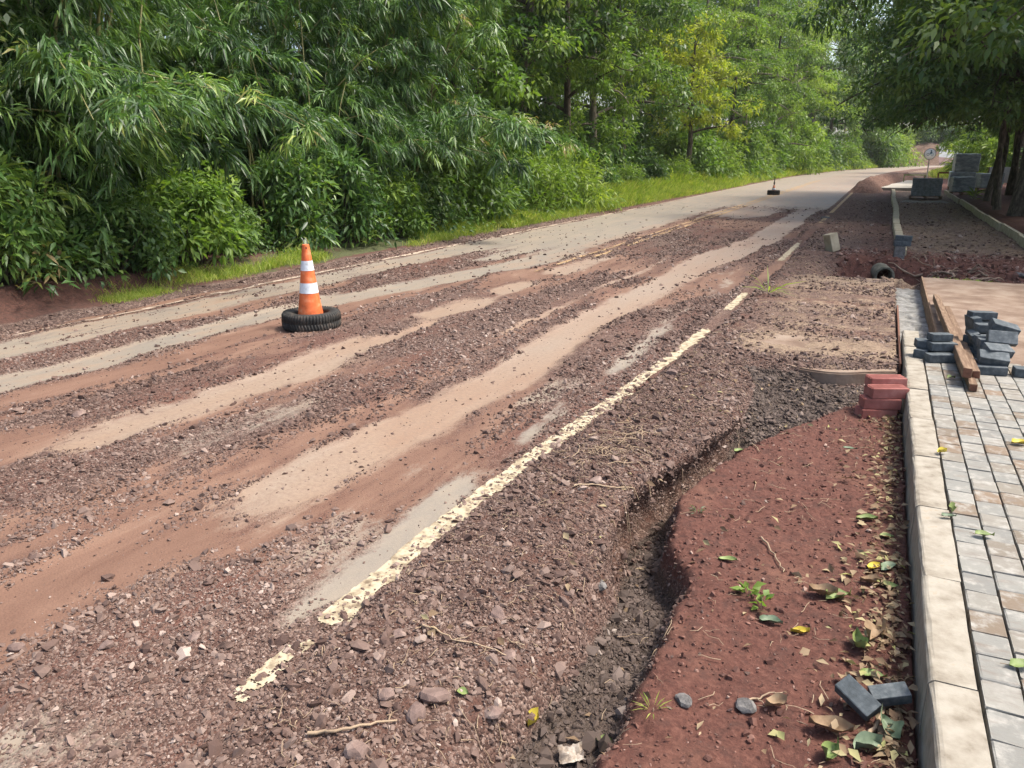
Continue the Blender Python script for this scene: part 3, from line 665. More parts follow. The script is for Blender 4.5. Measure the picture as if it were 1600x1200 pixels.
def place(kind, name, meshes, parts, x, y, label, cat, group, rz=0., s=1.0, z=None, curve=True):
    xx = x + float(shift(y)); zz = (float(bank_h(np.array([[x]]), np.array([[y]]))[0, 0]) if x < -7.4 else float(verge_h(np.array([[x]]), np.array([[y]]))[0, 0])) if z is None else z
    e = empty(name, (xx, y, zz - .03), rz); e.scale = (s, s, s) if np.isscalar(s) else s
    for nm, me in zip(parts, meshes): link(nm, me, e)
    return tag(e, label, cat, group)
BAM = [bamboo(21, 17, 8.5, 2.3, (.22, .1), 8, leafL=.26), bamboo(22, 20, 8.0, 1.9, (.18, 0), 8, leafL=.20), bamboo(23, 16, 9.5, 2.6, (.25, -.1), 7, leafL=.23)]
TR = dict(
 dark=tree(31, 13, .24, 3.6, 3.2, .23, .45, 165, 95, 'dark', cl_r=.55),
 mid=tree(32, 12, .20, 3.4, 1.6, .21, .42, 170, 95, 'mid', hang=.3, cl_r=.52),
 light=tree(33, 14, .22, 3.8, 3.0, .20, .32, 180, 100, 'light', 'pale_bark', hang=.5, cl_r=.52),
 big=tree(40, 8, .15, 2.6, .9, .24, .5, 150, 70, 'mid', 'bark', hang=.5, cl_r=.5, hi=True),
 tall=tree(34, 18, .30, 4.4, 4.0, .22, .45, 240, 100, 'dark', 'pale_bark', cl_r=.85),
 yellow=tree(35, 7.5, .15, 2.7, 2.2, .20, .4, 90, 80, 'yellow', 'bark', cl_r=.45),
 grey=tree(36, 8, .16, 2.4, 1.2, .085, .6, 170, 150, 'grey', 'bark', hang=.5, cl_r=.5),
 path=tree(37, 11, .24, 5.2, 3.2, .19, .42, 260, 130, 'dark', 'bark', hang=.5, cl_r=.7, stems=2, zmin=2.5),
 path2=tree(38, 10, .10, 4.6, 3.0, .17, .42, 230, 130, 'dark', 'bark', hang=.55, cl_r=.7, zmin=2.6),
 spray=tree(39, 6, .12, 3.4, 2.2, .15, .38, 60, 90, 'mid', 'bark', hang=.5, cl_r=.42))
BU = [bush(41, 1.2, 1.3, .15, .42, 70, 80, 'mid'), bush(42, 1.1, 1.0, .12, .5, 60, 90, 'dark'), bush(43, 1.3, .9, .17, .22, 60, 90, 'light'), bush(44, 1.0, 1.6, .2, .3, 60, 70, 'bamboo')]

GB = 'bamboo clumps on the left bank'
for (v, x, y, rz, s, lb) in (
    (0, -10.6, 5.2, .2, 1.0, 'bamboo clump arching over the bare red bank at the left edge'),
    (1, -10.3, 7.3, -.2, 1.0, 'bamboo clump with bright drooping leaf tips left of the near cone'),
    (2, -12.6, 9.8, .5, 1.05, 'shaded bamboo clump in the dark recess behind the near cone'),
    (1, -10.6, 11.9, .9, .9, 'bamboo clump rising just right of the near cone'),
    (0, -10.4, 14.3, -.5, 1.0, 'dense bamboo clump in the middle of the green wall'),
    (1, -10.9, 16.6, .1, 1.05, 'tall bamboo clump whose tips overhang at the top centre'),
    
    (0, -13.2, 7.5, 1.0, 1.15, 'bamboo standing behind the front clumps at far left'),
    (1, -13.5, 13.0, 1.6, 1.15, 'bamboo standing behind the middle of the green wall')):
    place('b', 'bamboo_clump', BAM[v], ('culms', 'foliage'), x, y, lb, 'bamboo', GB, rz, s)
GT = 'trees on the left bank'
for (v, x, y, rz, s, lb) in (
    ('grey', -10.2, 4.6, .3, 1.0, 'small-leaved greyish tree in the top left corner'),
    ('big', -10.6, 19.3, .6, .8, 'large-leaved tree just right of the last bamboo clump'),
    ('mid', -11.5, 22.2, .4, .95, 'leafy green tree behind the spreading bushes'),
    ('dark', -11.2, 24.6, 1.9, .95, 'dark broadleaf tree behind the low bush with red earth'),
    ('mid', -11.0, 28.0, 2.8, .9, 'tree with open dark branches left of the feathery tree'),
    ('light', -11.2, 32.0, .8, .9, 'feathery pale green tree with drooping sprays'),
    ('dark', -11.5, 37.0, 4.0, 1.0, 'dark tree with vine-wrapped trunk left of the yellowish tree'),
    ('yellow', -9.9, 43.0, .5, 1.15, 'yellowish green tree catching the light beside the road'),
    ('light', -10.8, 50.0, 2.2, 1.0, 'pale tree right behind the yellowish tree'),
    ('mid', -10.3, 58.0, 3.3, 1.0, 'rounded green tree left of the second cone'),
    ('light', -10.5, 66.0, 1.1, 1.25, 'light green tree above the second cone'),
    ('mid', -10.0, 76.0, .2, 1.3, 'green tree beyond the second cone'),
    ('light', -10.5, 87.0, 4.4, 1.5, 'bright green tree where the road begins to bend'),
    ('dark', -10.0, 99.0, 2.0, 1.6, 'bluish dark tree at the outside of the bend'),
    ('mid', -10.0, 112.0, 5.0, 1.6, 'hazy green tree at the far end of the bend'),
    ('dark', -10.0, 127.0, .7, 1.6, 'farthest dark tree on the left of the road')):
    place('t', 'broadleaf_tree', TR[v], ('trunk', 'crown'), x, y, lb, 'tree', GT, rz, s)
FRONT = ((3.5, 'the small-leaved greyish tree in the corner'), (9.5, 'the dark recess by the near cone'), (15.5, 'the dense middle bamboo'), (20.5, 'the large-leaved tree'), (25.5, 'the spreading bushes'), (30.5, 'the open dark branches'), (36, 'the feathery tree'), (42, 'the vine-wrapped trunk'), (48.5, 'the yellowish tree'), (56, 'the pale tree'), (64, 'the rounded tree left of the second cone'), (73, 'the light tree above the second cone'), (83, 'the tree beyond the second cone'), (94, 'the bright tree at the bend'), (106, 'the bluish dark tree'), (119, 'the hazy tree at the bend end'), (133, 'the farthest left tree'))
for i, (y, f_) in enumerate(FRONT):
    v = ('tall', 'dark', 'tall', 'light')[(i + 1) % 4]
    place('t', 'forest_tree', TR[v], ('trunk', 'crown'), -15.2 - ((i + 1) % 3) * 1.1, y, 'tall forest tree right behind ' + f_, 'tree', 'forest trees behind the roadside growth', (i + 1) * 1.7, 1.15)
for i, y in enumerate((6, 16, 26, 36, 47, 58, 70, 84, 98, 114, 132)):
    f_ = min(FRONT, key=lambda q: abs(q[0] - y))[1]
    place('t', 'forest_tree', TR['tall'], ('trunk', 'crown'), -22 - (i % 2) * 2, y, 'tallest forest tree deep in the wood beyond ' + f_, 'tree', 'forest trees behind the roadside growth', (i + 18) * 2.1, 1.35)
GS = 'shrubs at the foot of the green wall'
bl = (
    (3, -9.2, 4.3, .7, 'low dark shrub above the red bank in the lower left'), (3, -9.0, 5.5, .75, 'narrow-leaved shrub hanging over the red bank'),
    (1, -8.95, 6.8, .8, 'leafy green shrub under the bright bamboo tips'), (0, -9.1, 8.3, .9, 'big leafy shrub left of the near cone'),
    (1, -9.6, 9.6, .65, 'dark shrub directly behind the near cone'), (3, -9.4, 10.9, .85, 'grassy bamboo shrub to the right of the near cone'),
    (3, -9.2, 12.0, .9, 'narrow-leaved shrub at the foot of the middle bamboo'), (0, -9.1, 13.4, .8, 'rounded shrub with small bright leaves by the long grass'),
    (1, -9.3, 14.9, 1.0, 'dark shrub behind the long roadside grass'), (0, -9.3, 16.6, 1.2, 'tall shrub with glossy leaves below the bamboo tips'),
    (1, -9.4, 18.4, 1.2, 'shrub left of the bare red earth patch'), (2, -9.3, 20.8, 1.3, 'low spreading bush above the bare red earth patch'),
    (2, -9.2, 23.2, 1.3, 'spreading bush with fine pale leaves along the verge'), (0, -9.5, 26.0, 1.1, 'bright large-leaved shrub halfway to the yellowish tree'),
    (3, -9.4, 29.0, 1.1, 'vivid green shrub with big leaves before the vine-wrapped trunk'), (2, -9.4, 33.0, 1.0, 'pale bush below the feathery tree'),
    (1, -9.6, 37.5, 1.1, 'dark bush at the vine-wrapped trunk'), (2, -9.3, 41.0, 1.2, 'light bush at the foot of the yellowish tree'),
    (0, -9.5, 46.0, 1.9, 'rounded bush right of the yellowish tree'), (2, -9.5, 51.0, 2.0, 'light round bush along the far verge'),
    (0, -9.6, 57.0, 2.3, 'bushy green shrub before the second cone'), (2, -9.6, 64.0, 2.5, 'large pale shrub above the second cone'),
    (0, -9.5, 72.0, 2.7, 'large rounded shrub on the far verge'), (2, -9.5, 81.0, 3.0, 'bright rounded shrub where the road bends'),
    (0, -9.5, 92.0, 3.2, 'big bush outside the bend'), (1, -9.5, 104.0, 3.2, 'dark bush outside the bend'), (2, -9.5, 118.0, 3.2, 'farthest bush along the left verge'))
for k, (v, x, y, s, lb) in enumerate(bl):
    place('s', 'shrub', BU[v], ('stems', 'leaves'), x - .9 * (y > 24), y, lb, 'shrub', GS, k * 1.3, s)
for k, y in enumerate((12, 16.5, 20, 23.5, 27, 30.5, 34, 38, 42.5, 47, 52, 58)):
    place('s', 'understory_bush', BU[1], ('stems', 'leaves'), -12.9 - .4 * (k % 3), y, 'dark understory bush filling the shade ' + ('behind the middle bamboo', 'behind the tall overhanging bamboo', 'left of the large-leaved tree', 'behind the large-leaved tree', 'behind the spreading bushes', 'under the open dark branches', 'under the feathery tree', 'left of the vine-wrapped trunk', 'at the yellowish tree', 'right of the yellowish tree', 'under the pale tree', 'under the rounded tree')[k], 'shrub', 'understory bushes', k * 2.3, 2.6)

# right-hand trees by the path
GP = 'trees along the path'
for (v, x, y, rz, s, lb) in (
    ('path', 3.45, 24.9, .4, .95, 'dark thick double-trunked tree at the right edge of the path'),
    ('path2', 3.15, 27.6, 1.5, .9, 'slender dark tree next to the thick trunk'),
    ('path2', 3.35, 30.0, 3.0, .95, 'thin trunk third along the path from the right'),
    ('path2', 3.30, 32.8, 4.6, .95, 'slender leaning tree near the wrapped pallets'),
    ('path2', 3.9, 35.6, .2, 1.0, 'slim tree beside the wrapped pallets'),
    ('path2', 5.2, 40.5, 2.0, 1.25, 'tree rising behind the wrapped pallets'),
    ('path', 6.0, 19.0, 5.1, 1.1, 'overhanging tree whose trunk stands outside the right edge'),
    ('path', 6.8, 33.0, 1.0, 1.35, 'broad tree behind the row of trunks'),
    ('dark', 8.0, 47.0, .6, 1.1, 'tree beyond the wrapped pallets'),
    ('dark', 7.5, 58.0, 2.6, 1.1, 'dark tree on the far right past the sign')):
    place('t', 'path_tree', TR[v], ('trunk', 'crown'), x, y, lb, 'tree', GP, rz, s)
place('t', 'path_tree', TR['path2'], ('trunk', 'crown'), 4.6, 37.5, 'spreading tree whose crown hangs over the soil ridge', 'tree', GP, 3.6, (1.35, 1.35, 1.25))
place('t', 'sapling', TR['spray'], ('trunk', 'crown'), 6.6, 14.2, 'leafy sprays reaching in at the right edge', 'tree', GP, 2.0, 1.0)
for (x, y, rz, s) in ((8.5, 66, 0, 1.3), (9, 80, 1, 1.5), (7, 96, 2, 1.6), (14, 112, 2, 1.4), (10, 130, 3, 1.3), (14, 150, 4, 1.4), (12, 40, 3, 1.2), (12, 24, 1.2, 1.2)):
    place('t', 'background_tree', TR['light' if rz % 2 else 'mid'], ('trunk', 'crown'), x, y, ('hazy green tree in the background, ' + dict([(66, 'nearest behind the round sign'), (80, 'second behind the round sign'), (96, 'third behind the round sign'), (112, 'far right of the bend'), (130, 'right of the red earth bank'), (150, 'farthest right of the road'), (40, 'behind the wrapped loads'), (24, 'behind the thick trunk')])[y]), 'tree', 'background trees right of the road', rz, s)
for k, (x, y) in enumerate(((-14, 196), (-6, 200), (2, 204), (10, 206), (18, 200), (26, 196), (-20, 186))):
    place('t', 'distant_tree', TR[('light', 'mid', 'dark')[k % 3]], ('trunk', 'crown'), x - float(shift(190)) + 4 + 8, y, 'distant tree above the red earth bank, ' + ('third from its left end', 'fourth from its left end', 'middle of the row', 'third from its right end', 'second from its right end', 'at its right end', 'at its left end')[k], 'tree', 'distant trees above the earth bank', k, 1.35, 2.2)

for k, (v, x, y, s, lb) in enumerate(((0, 8.8, 84, 3.2, 'far shrub just behind the round sign'), (2, 7.5, 74, 3.0, 'pale far shrub behind the wrapped loads'), (0, 11, 104, 3.6, 'shrub in the haze right of the earth bank'), (0, 9.5, 62, 2.6, 'shrub beyond the thin trunks'), (1, 8.5, 52, 2.2, 'dark shrub behind the thin trunks'), (1, 8.0, 43, 2.0, 'dark low shrub behind the tree row'), (1, 7.2, 36, 1.7, 'dark bush between the thin trunks'), (0, -10.0, 140, 4.0, 'left far shrub before the earth bank'), (2, -10.5, 154, 4.4, 'last shrub before the earth bank'), (0, 13, 122, 4.2, 'rightmost hazy shrub before the earth bank'))):
    place('s', 'shrub', BU[v], ('stems', 'leaves'), x, y, lb, 'shrub', 'far shrubs', k * 1.9, s)
for k, (x, y) in enumerate(((-11, 143), (-12, 158))):
    place('t', 'broadleaf_tree', TR[('mid', 'dark')[k]], ('trunk', 'crown'), x, y, ('hazy tree second from the earth bank on the left', 'hazy tree nearest the earth bank on the left')[k], 'tree', GT, k * 2., 1.7)
for k, (x, y) in enumerate(((-14, 190), (-10, 191), (-6, 190), (-2, 191), (2, 190), (6, 189))):
    place('s', 'shrub', BU[k % 3], ('stems', 'leaves'), x - float(shift(190)) + 9, y, 'distant shrub on top of the red earth bank, ' + ('leftmost', 'second from left', 'third from left', 'third from right', 'second from right', 'rightmost')[k], 'shrub', 'shrubs on the earth bank', k * 1.1, 3.2, 4.0)
# ---- grass on the left verge (uncountable)
def grass(name, X, Y, hfun, hmean, label, blades=12, mat='grass', spread=.10):
    n = len(X); x = np.repeat(X, blades) + rng.normal(0, spread, n * blades); y = np.repeat(Y, blades) + rng.normal(0, spread, n * blades)
    z = hfun(x, y) - .01; a = rng.uniform(0, 6.283, n * blades)
    hh = np.repeat(hmean if not np.isscalar(hmean) else np.full(n, hmean), blades) * rng.uniform(.5, 1.4, n * blades)
    D = np.stack([np.cos(a) * .5, np.sin(a) * .5, np.ones_like(a)], -1) + rng.normal(0, .15, (n * blades, 3))
    t = np.repeat(rng.normal(.45, .2, n), blades) + rng.normal(0, .15, n * blades)
    V, F, T = leaf_arrays(np.stack([x + shift(y), y, z], -1), D, hh, np.maximum(.006, hh * .05), t, .1, .25, False)
    o = link(name, fast_mesh(name, V, F, G_[mat], False, {'tint': np.clip(T, 0, 1)})); return tag(o, label, 'grass', kind='stuff')
Y = np.concatenate([rng.uniform(6.2, 22, 5200), rng.uniform(22, 50, 5200), rng.uniform(50, 135, 4500)])
wdt = np.interp(Y, [6, 9, 14, 22, 40, 140], [.3, .55, .9, 1.7, 2.4, 3.2])
X = -8.05 + .0 * Y - wdt * rng.random(len(Y)) ** 1.0 + np.interp(Y, [6, 20, 40], [0, .1, .35])
kk = (Y > 17) | (fbm(X * 1.4, Y * .9, 133) > .53); X, Y = X[kk], Y[kk]
hg = np.interp(Y, [6, 12, 22, 40, 140], [.12, .20, .42, .62, .95]) * (.5 + fbm(X * .8, Y * .5, 131)) * np.clip(.7 + (-8.0 - X) * .5, .6, 1.4)
grass('verge_grass', X, Y, bank_h, hg, 'bright green grass strip between the road and the shrubs', 11)
Y = rng.uniform(62, 130, 2500); X = rng.uniform(3, 14, 2500); grass('field_grass', X, Y, verge_h, .5, 'sunlit yellow-green grass beyond the traffic sign', 8)

# ================================================================== PAVEMENT, KERB, SLABS
def m_paver():
    m, nt, b, o = new_mat('laid_pavers'); v = ocoord(nt); r = nd(nt, 'ShaderNodeObjectInfo', 5)
    base = ramp(nt, r, [(0, (.15, .146, .130)), (.3, (.20, .194, .17)), (.45, (.17, .148, .114)), (.62, (.23, .22, .192)), (.75, (.13, .103, .072)), (1, (.17, .114, .07))])
    off = nd(nt, 'ShaderNodeVectorMath', 0, dict(operation='ADD'), i0=v, i1=nd(nt, 'ShaderNodeCombineXYZ', 0, None, i0=mth(nt, 'MULTIPLY', r, 70.)))
    n = noise(nt, off, 16, 5, .65); n2 = noise(nt, scalev(nt, off, (9, 30, 9)), 1.0, 4, .6)
    col = mixc(nt, mapr(nt, n, .45, .72), base, (.30, .285, .25)); col = mixc(nt, mapr(nt, n2, .5, .8), col, (.15, .122, .097))
    setin(nt, b.inputs['Base Color'], col); b.inputs['Roughness'].default_value = .72
    setin(nt, b.inputs['Normal'], bump(nt, noise(nt, off, 90, 5, .7), .5, .003)); return m
M['paver'] = m_paver()
pave = link('pavement', box_mesh('pavement_bed', 1.3, 6.1, .21, M['sand'], 0), None, (.445 + .65, .9 + 3.05, -.155)); tag(pave, kind='structure')
pv_m = [bm_mesh('paver', bbox_bm(.1065, .1365, .06, .006, 2, True, .0016), M['paver']) for _ in range(4)]
rp = random.Random(3)
for c in range(8):
    y = 1.35 + rp.uniform(0, .146); x = .4475 + .1133 * (c + .5); 
    while y < 6.92:
        o = link('paver', pv_m[rp.randrange(4)], pave, (x - pave.location.x + rp.uniform(-.001, .001), y - pave.location.y, .041 - pave.location.z + rp.uniform(-.002, .0025)), (rp.gauss(0, .007), rp.gauss(0, .007), rp.gauss(0, .006)))
        y += .142
kerb = empty('kerb', (.375, 0, 0)); tag(kerb, kind='structure')
def kerb_mesh(nm, ln, w_=.132, hgt=.40, mat='kerb'):
    bm = bbox_bm(w_, ln - .006, hgt, 0, 1, False); bm.normal_update()
    e = [e for e in bm.edges if all(v.co.z > 0 for v in e.verts)]
    bmesh.ops.bevel(bm, geom=[q for q in e if abs(q.verts[0].co.x - q.verts[1].co.x) < 1e-4 and q.verts[0].co.x < 0], offset=.022, segments=4, profile=.5, affect='EDGES')
    bmesh.ops.subdivide_edges(bm, edges=[q for q in bm.edges if abs(q.verts[0].co.y - q.verts[1].co.y) > ln * .8], cuts=5)
    for v in bm.verts: v.co += Vector((random.uniform(-1, 1), 0, random.uniform(-1, 1))) * .0016
    return bm_mesh(nm, bm, M[mat])
km = [kerb_mesh('kerb_stone', .69) for _ in range(3)]
for k in range(11):
    link('kerb_stone', km[k % 3], kerb, (random.uniform(-.003, .003), .305 + .692 * k + .345 - .0, -.10 + random.uniform(-.003, .003)), (0, 0, random.gauss(0, .004)))
# apron left of the kerb
def prism(name, poly, z0, z1, mat, bev=.012):
    bm = bmesh.new(); f = bm.faces.new([bm.verts.new((x, y, z1)) for x, y in poly])
    g = bmesh.ops.extrude_face_region(bm, geom=[f]); 
    for v in [q for q in g['geom'] if isinstance(q, bmesh.types.BMVert)]: v.co.z = z0
    bmesh.ops.recalc_face_normals(bm, faces=bm.faces)
    if bev: bmesh.ops.bevel(bm, geom=[e for e in bm.edges if all(v.co.z > z1 - .001 for v in e.verts)], offset=bev, segments=2, affect='EDGES')
    return bm_mesh(name, bm, mat)
lx = np.linspace(-1.25, .27, 60)
poly = [(float(x), float(np.mean(lip(x + np.linspace(-.2, .2, 9)))) - .03 + .008 * math.sin(x * 14)) for x in lx] + [(.27, 12.02), (-1.25, 12.0)]
o = link('driveway_apron', prism('driveway_apron', poly, -.32, -.002, M['slab'])); tag(o, kind='structure')
def dw_h(X, Y): return .035 + .03 * (fbm(X * 1.2, Y * 1.2, 141) - .5) + .012 * (fbm(X * 7, Y * 7, 142) - .5)
xs = np.linspace(.62, 6, 60); ys = np.linspace(7.0, 12.1, 70)
dw = link('driveway_slab', grid_mesh('driveway_slab', xs, ys, dw_h, M['slab'], None, False)); tag(dw, kind='structure')
o = link('slab_edge', box_mesh('slab_edge', 5.36, 5.08, .3, M['slab'], .01), dw, (3.31, 9.55, -.29))
xs = np.linspace(.27, .62, 22); ys = np.linspace(7.1, 12.0, 160)
o = link('mortar_bed', grid_mesh('mortar_bed', xs, ys, lambda X, Y: -.10 + .05 * (fbm(X * 9, Y * 9, 144) - .5) - .05 * sst(.62, .72, fbm(X * 14, Y * 10, 145)), M['mortar'], None, False)); tag(o, kind='structure')
def plank(name, a, b, w_, t_, mat, roll=0, endmat=None):
    a = Vector(a); b = Vector(b); d = b - a
    bm = bbox_bm(w_, d.length, t_, .003, 1, False, .0015)
    me = bm_mesh(name, bm, mat)
    if endmat:
        me.materials.append(endmat)
        for p in me.polygons:
            if abs(p.normal.y) > .9: p.material_index = 1
    o = link(name, me); o.location = (a + b) / 2
    o.rotation_mode = 'QUATERNION'; o.rotation_quaternion = d.normalized().to_track_quat('Y', 'Z') @ Matrix.Rotation(roll, 4, 'Y').to_quaternion()
    return o
tag(plank('formwork_board', (.607, 7.15, -.035), (.612, 12.05, -.03), .022, .19, M['wood']), 'brown formwork board lining the right side of the mortar trench', 'board')
tag(plank('formwork_board', (.288, 6.8, -.06), (.288, 9.6, -.05), .016, .20, M['woodend']), 'thin dark formwork board along the left side of the mortar trench', 'board')
tag(plank('timber_beam', (.675, 6.02, .205), (.675, 9.9, .115), .058, .07, M['wood'], .05, M['woodend']), 'pale long timber beam lying uppermost beside the paver pile', 'timber', 'timber beams by the paver pile')
tag(plank('timber_beam', (.742, 6.12, .175), (.755, 9.3, .10), .05, .055, M['wood'], -.1, M['woodend']), 'brown timber beam lying right of the uppermost beam', 'timber', 'timber beams by the paver pile')
tag(plank('timber_beam', (.715, 5.92, .130), (.70, 8.9, .1), .05, .05, M['wood'], .02, M['woodend']), 'short end of timber sticking out underneath the other two', 'timber', 'timber beams by the paver pile')

# ---- loose pavers in the pile
blk = [bm_mesh('loose_paver', bbox_bm(.20, .10, .064, .006, 2, False, .0012), M['block']) for _ in range(3)]
def block(x, y, z, rz, lb, rx=0, ry=0, group='loose dark pavers in the pile', s=1):
    rz += rp.gauss(0, 7) * (s == 1)
    o = link('loose_paver', blk[rp.randrange(3)], None, (x, y, z), (R(rx + rp.gauss(0, 1.2)), R(ry + rp.gauss(0, 1.2)), R(rz))); o.scale = (s, s, s)
    return tag(o, lb, 'paver', group)
z = lambda k: .1335 + .0655 * k
block(.875, 6.50, z(0), 10, 'dark paver lying flat at the front right of the pile, under the tilted ones')
block(1.12, 6.53, z(0), 6, 'dark paver lying alone at the right frame edge by the pile')
block(.885, 6.55, z(1) + .012, 14, 'tilted dark paver resting on the front right one', 24, 4)
block(.915, 6.64, z(1) + .055, 18, 'dark paver tilted above the front right ones', 22, 5)
block(.945, 6.76, z(2) + .06, 14, 'dark paver on edge with a pale ring mark on its face', 58, 3)
block(.97, 6.92, z(3) + .05, 20, 'dark paver sloping down to the right near the top of the pile', 15, 16)
block(.89, 7.10, z(3) + .004, 22, 'long dark paver lying level just below the topmost one')
block(.85, 7.28, z(4) + .004, 24, 'topmost dark paver at the back of the pile')
block(.45, 6.90, z(0), 62, 'leftmost dark paver, lying on the kerb edge')
block(.555, 6.74, z(0), 20, 'front dark paver of the small group left of the beams')
block(.475, 6.93, z(1), 24, 'dark paver on top of the leftmost one')
block(.565, 6.87, z(1), 26, 'second-layer dark paver just left of the beams')
block(.545, 6.92, z(2), 30, 'small third-layer dark paver just left of the beams', s=.85)
block(.60, 7.02, z(0), 24, 'dark paver hidden behind the group left of the beams')
for (x, y, k, a) in ((.88, 6.68, 0, 16), (.90, 6.69, 1, 12), (.90, 6.82, 0, 15), (.91, 6.82, 1, 20), (.90, 6.83, 2, 14), (.88, 6.97, 0, 24), (.90, 6.97, 1, 18), (.88, 6.97, 2, 22),
                     (.87, 7.12, 0, 24), (.89, 7.12, 1, 20), (.87, 7.12, 2, 26), (.86, 7.28, 0, 24), (.85, 7.28, 1, 22), (.86, 7.29, 2, 26), (.85, 7.29, 3, 22)):
    block(x, y, z(k), a, 'dark paver in the inner layers of the pile')
block(.79, 7.22, z(3) + .02, 100, 'dark paver standing upright at the left back of the pile', 80, 0)
block(.80, 7.05, z(2) - .01, 95, 'dark paver leaning at the left side of the pile', 70, 0)
block(.12, 2.40, -.045, -35, 'broken grey paver half buried in dry leaves by the kerb', 24, 12, 'broken pavers by the kerb', .66)
block(.215, 2.47, -.05, 20, 'smaller grey paver fragment between the broken one and the kerb', 10, -14, 'broken pavers by the kerb', .6)

# ---- grooved clay bricks beside the kerb
def brick_mesh():
    w_, h_, ln = .115, .074, .25; pts = []
    n = 3; gw = .017; gd = .010
    ys = np.linspace(-w_ / 2, w_ / 2, n + 2)
    pts += [(-w_ / 2, -h_ / 2), (w_ / 2, -h_ / 2), (w_ / 2, h_ / 2)]
    for y in ys[1:-1][::-1]: pts += [(y + gw / 2, h_ / 2), (y + gw / 2 - .002, h_ / 2 - gd), (y - gw / 2 + .002, h_ / 2 - gd), (y - gw / 2, h_ / 2)]
    pts += [(-w_ / 2, h_ / 2)]
    bm = bmesh.new(); f = bm.faces.new([bm.verts.new((-ln / 2, a, b)) for a, b in pts])
    g = bmesh.ops.extrude_face_region(bm, geom=[f])
    for v in [q for q in g['geom'] if isinstance(q, bmesh.types.BMVert)]: v.co.x = ln / 2
    bmesh.ops.recalc_face_normals(bm, faces=bm.faces)
    bmesh.ops.bevel(bm, geom=[e for e in bm.edges if len(e.link_faces) == 2 and e.calc_face_angle() > 1.4 and (abs(e.verts[0].co.z) > h_ * .49 and abs(e.verts[1].co.z) > h_ * .49)], offset=.004, segments=2, affect='EDGES')
    return bm_mesh('clay_brick', bm, M['brick'])
bk = brick_mesh()
for (x, y, zz, a, lb) in ((.132, 5.735, -.075, 27, 'bottom red brick of the stack by the kerb, partly behind leaves'), (.150, 5.745, .001, 19, 'second red brick from the bottom of the stack by the kerb'),
                          (.188, 5.768, .077, 24, 'third red brick, grooved top showing, in the stack by the kerb'), (.172, 5.885, .118, 24, 'topmost red brick with grooved face in the stack by the kerb')):
    tag(link('clay_brick', bk, None, (x, y, zz), (0, 0, R(a))), lb, 'brick', 'red bricks stacked by the kerb')
tag(link('clay_brick', bk, None, (.175, 5.89, .041), (0, 0, R(24))), 'red brick hidden at the back, carrying the topmost one', 'brick', 'red bricks stacked by the kerb')

# ================================================================== CONES ON TYRES
M['orange'] = simple('orange_plastic', [(0, (.34, .10, .04)), (.3, (.60, .125, .035)), (.7, (.70, .17, .055)), (1, (.72, .27, .13))], 12, .5, 40, .2, .002)
M['white_band'] = simple('reflective_white', [(0, (.42, .43, .42)), (.3, (.62, .66, .68)), (1, (.74, .78, .80))], 16, .35, 60, .2, .001)
M['tyre'] = simple('tyre_rubber', [(0, (.016, .016, .015)), (.6, (.032, .03, .027)), (1, (.085, .065, .05))], 12, .75, 80, .4, .003)
M['brown_cone'] = simple('muddy_plastic', [(0, (.24, .08, .04)), (1, (.46, .18, .09))], 9, .7)
M['black'] = simple('black_plastic', [(0, (.012, .012, .012)), (1, (.03, .028, .026))], 9, .6)
M['wire'] = simple('galvanised_wire', [(0, (.22, .21, .2)), (1, (.4, .38, .36))], 9, .5)
def tyre(x, y, z0, rad, wd, label):
    e = empty('tyre', (x, y, z0), .3); tag(e, label, 'tyre', 'tyres weighing down the cones')
    h = wd / 2; r = rad
    prof = [(r * .60, h * .35), (r * .60, h * .75), (r * .66, h * 1.0), (r * .82, h * 1.06), (r * .94, h * .95), (r * .985, h * .72), (r, h * .4), (r, -h * .4), (r * .985, -h * .72), (r * .94, -h * .95), (r * .82, -h * 1.06), (r * .66, -h), (r * .60, -h * .75), (r * .60, -h * .35)]
    prof += [(r * .63, -h * .3), (r * .80, -h * .8), (r * .93, -h * .6), (r * .95, 0), (r * .93, h * .6), (r * .80, h * .8), (r * .63, h * .3), (r * .60, h * .35)]
    cc = link('carcass', lathe_mesh('carcass', [(a, b + h * 1.06) for a, b in prof], 64, M['tyre']), e)
    parts = []
    for k in range(58):
        for sgn in (1, -1):
            a = (k + .25 * sgn) / 58 * 6.2832; a1 = a + .10
            v = []
            for aa, rr_, zz in ((a, r * 1.0, 0.06), (a + .06, r * 1.0, .06), (a + .06 + .04, r * .985, .72), (a + .04, r * .985, .72), (a + .04, r * .93, 1.0), (a + .10, r * .93, 1.0)):
                v.append((rr_, aa, zz * h * sgn))
            vv = []
            for rr_, aa, zz in v: vv.append((rr_ * math.cos(aa), rr_ * math.sin(aa), zz + h * 1.06))
            for rr_, aa, zz in v: vv.append(((rr_ + .005) * math.cos(aa), (rr_ + .005) * math.sin(aa), zz * 1.03 + h * 1.06))
            F4 = np.array([[6, 7, 8, 9], [9, 8, 11, 10], [0, 1, 7, 6], [1, 2, 8, 7], [3, 0, 6, 9], [2, 5, 11, 8], [4, 3, 9, 10], [5, 4, 10, 11]])
            parts.append((np.array(vv), F4))
    V, F = join(parts); link('tread', fast_mesh('tread', V, F, M['tyre']), cc)
    return e
tz = float(road_h(np.array([[-5.02]]), np.array([[5.98]]))[0, 0])
tyre(-5.02, 5.98, tz - .004, .285, .165, 'black treaded tyre around the foot of the near orange cone')
cn = empty('traffic_cone', (-5.035, 5.99, tz + .015), .0); tag(cn, 'orange traffic cone with two white bands standing in the near tyre', 'traffic cone', 'traffic cones on the road')
def cr(zv): return np.interp(zv, [0, .12, .80], [.145, .118, .034])
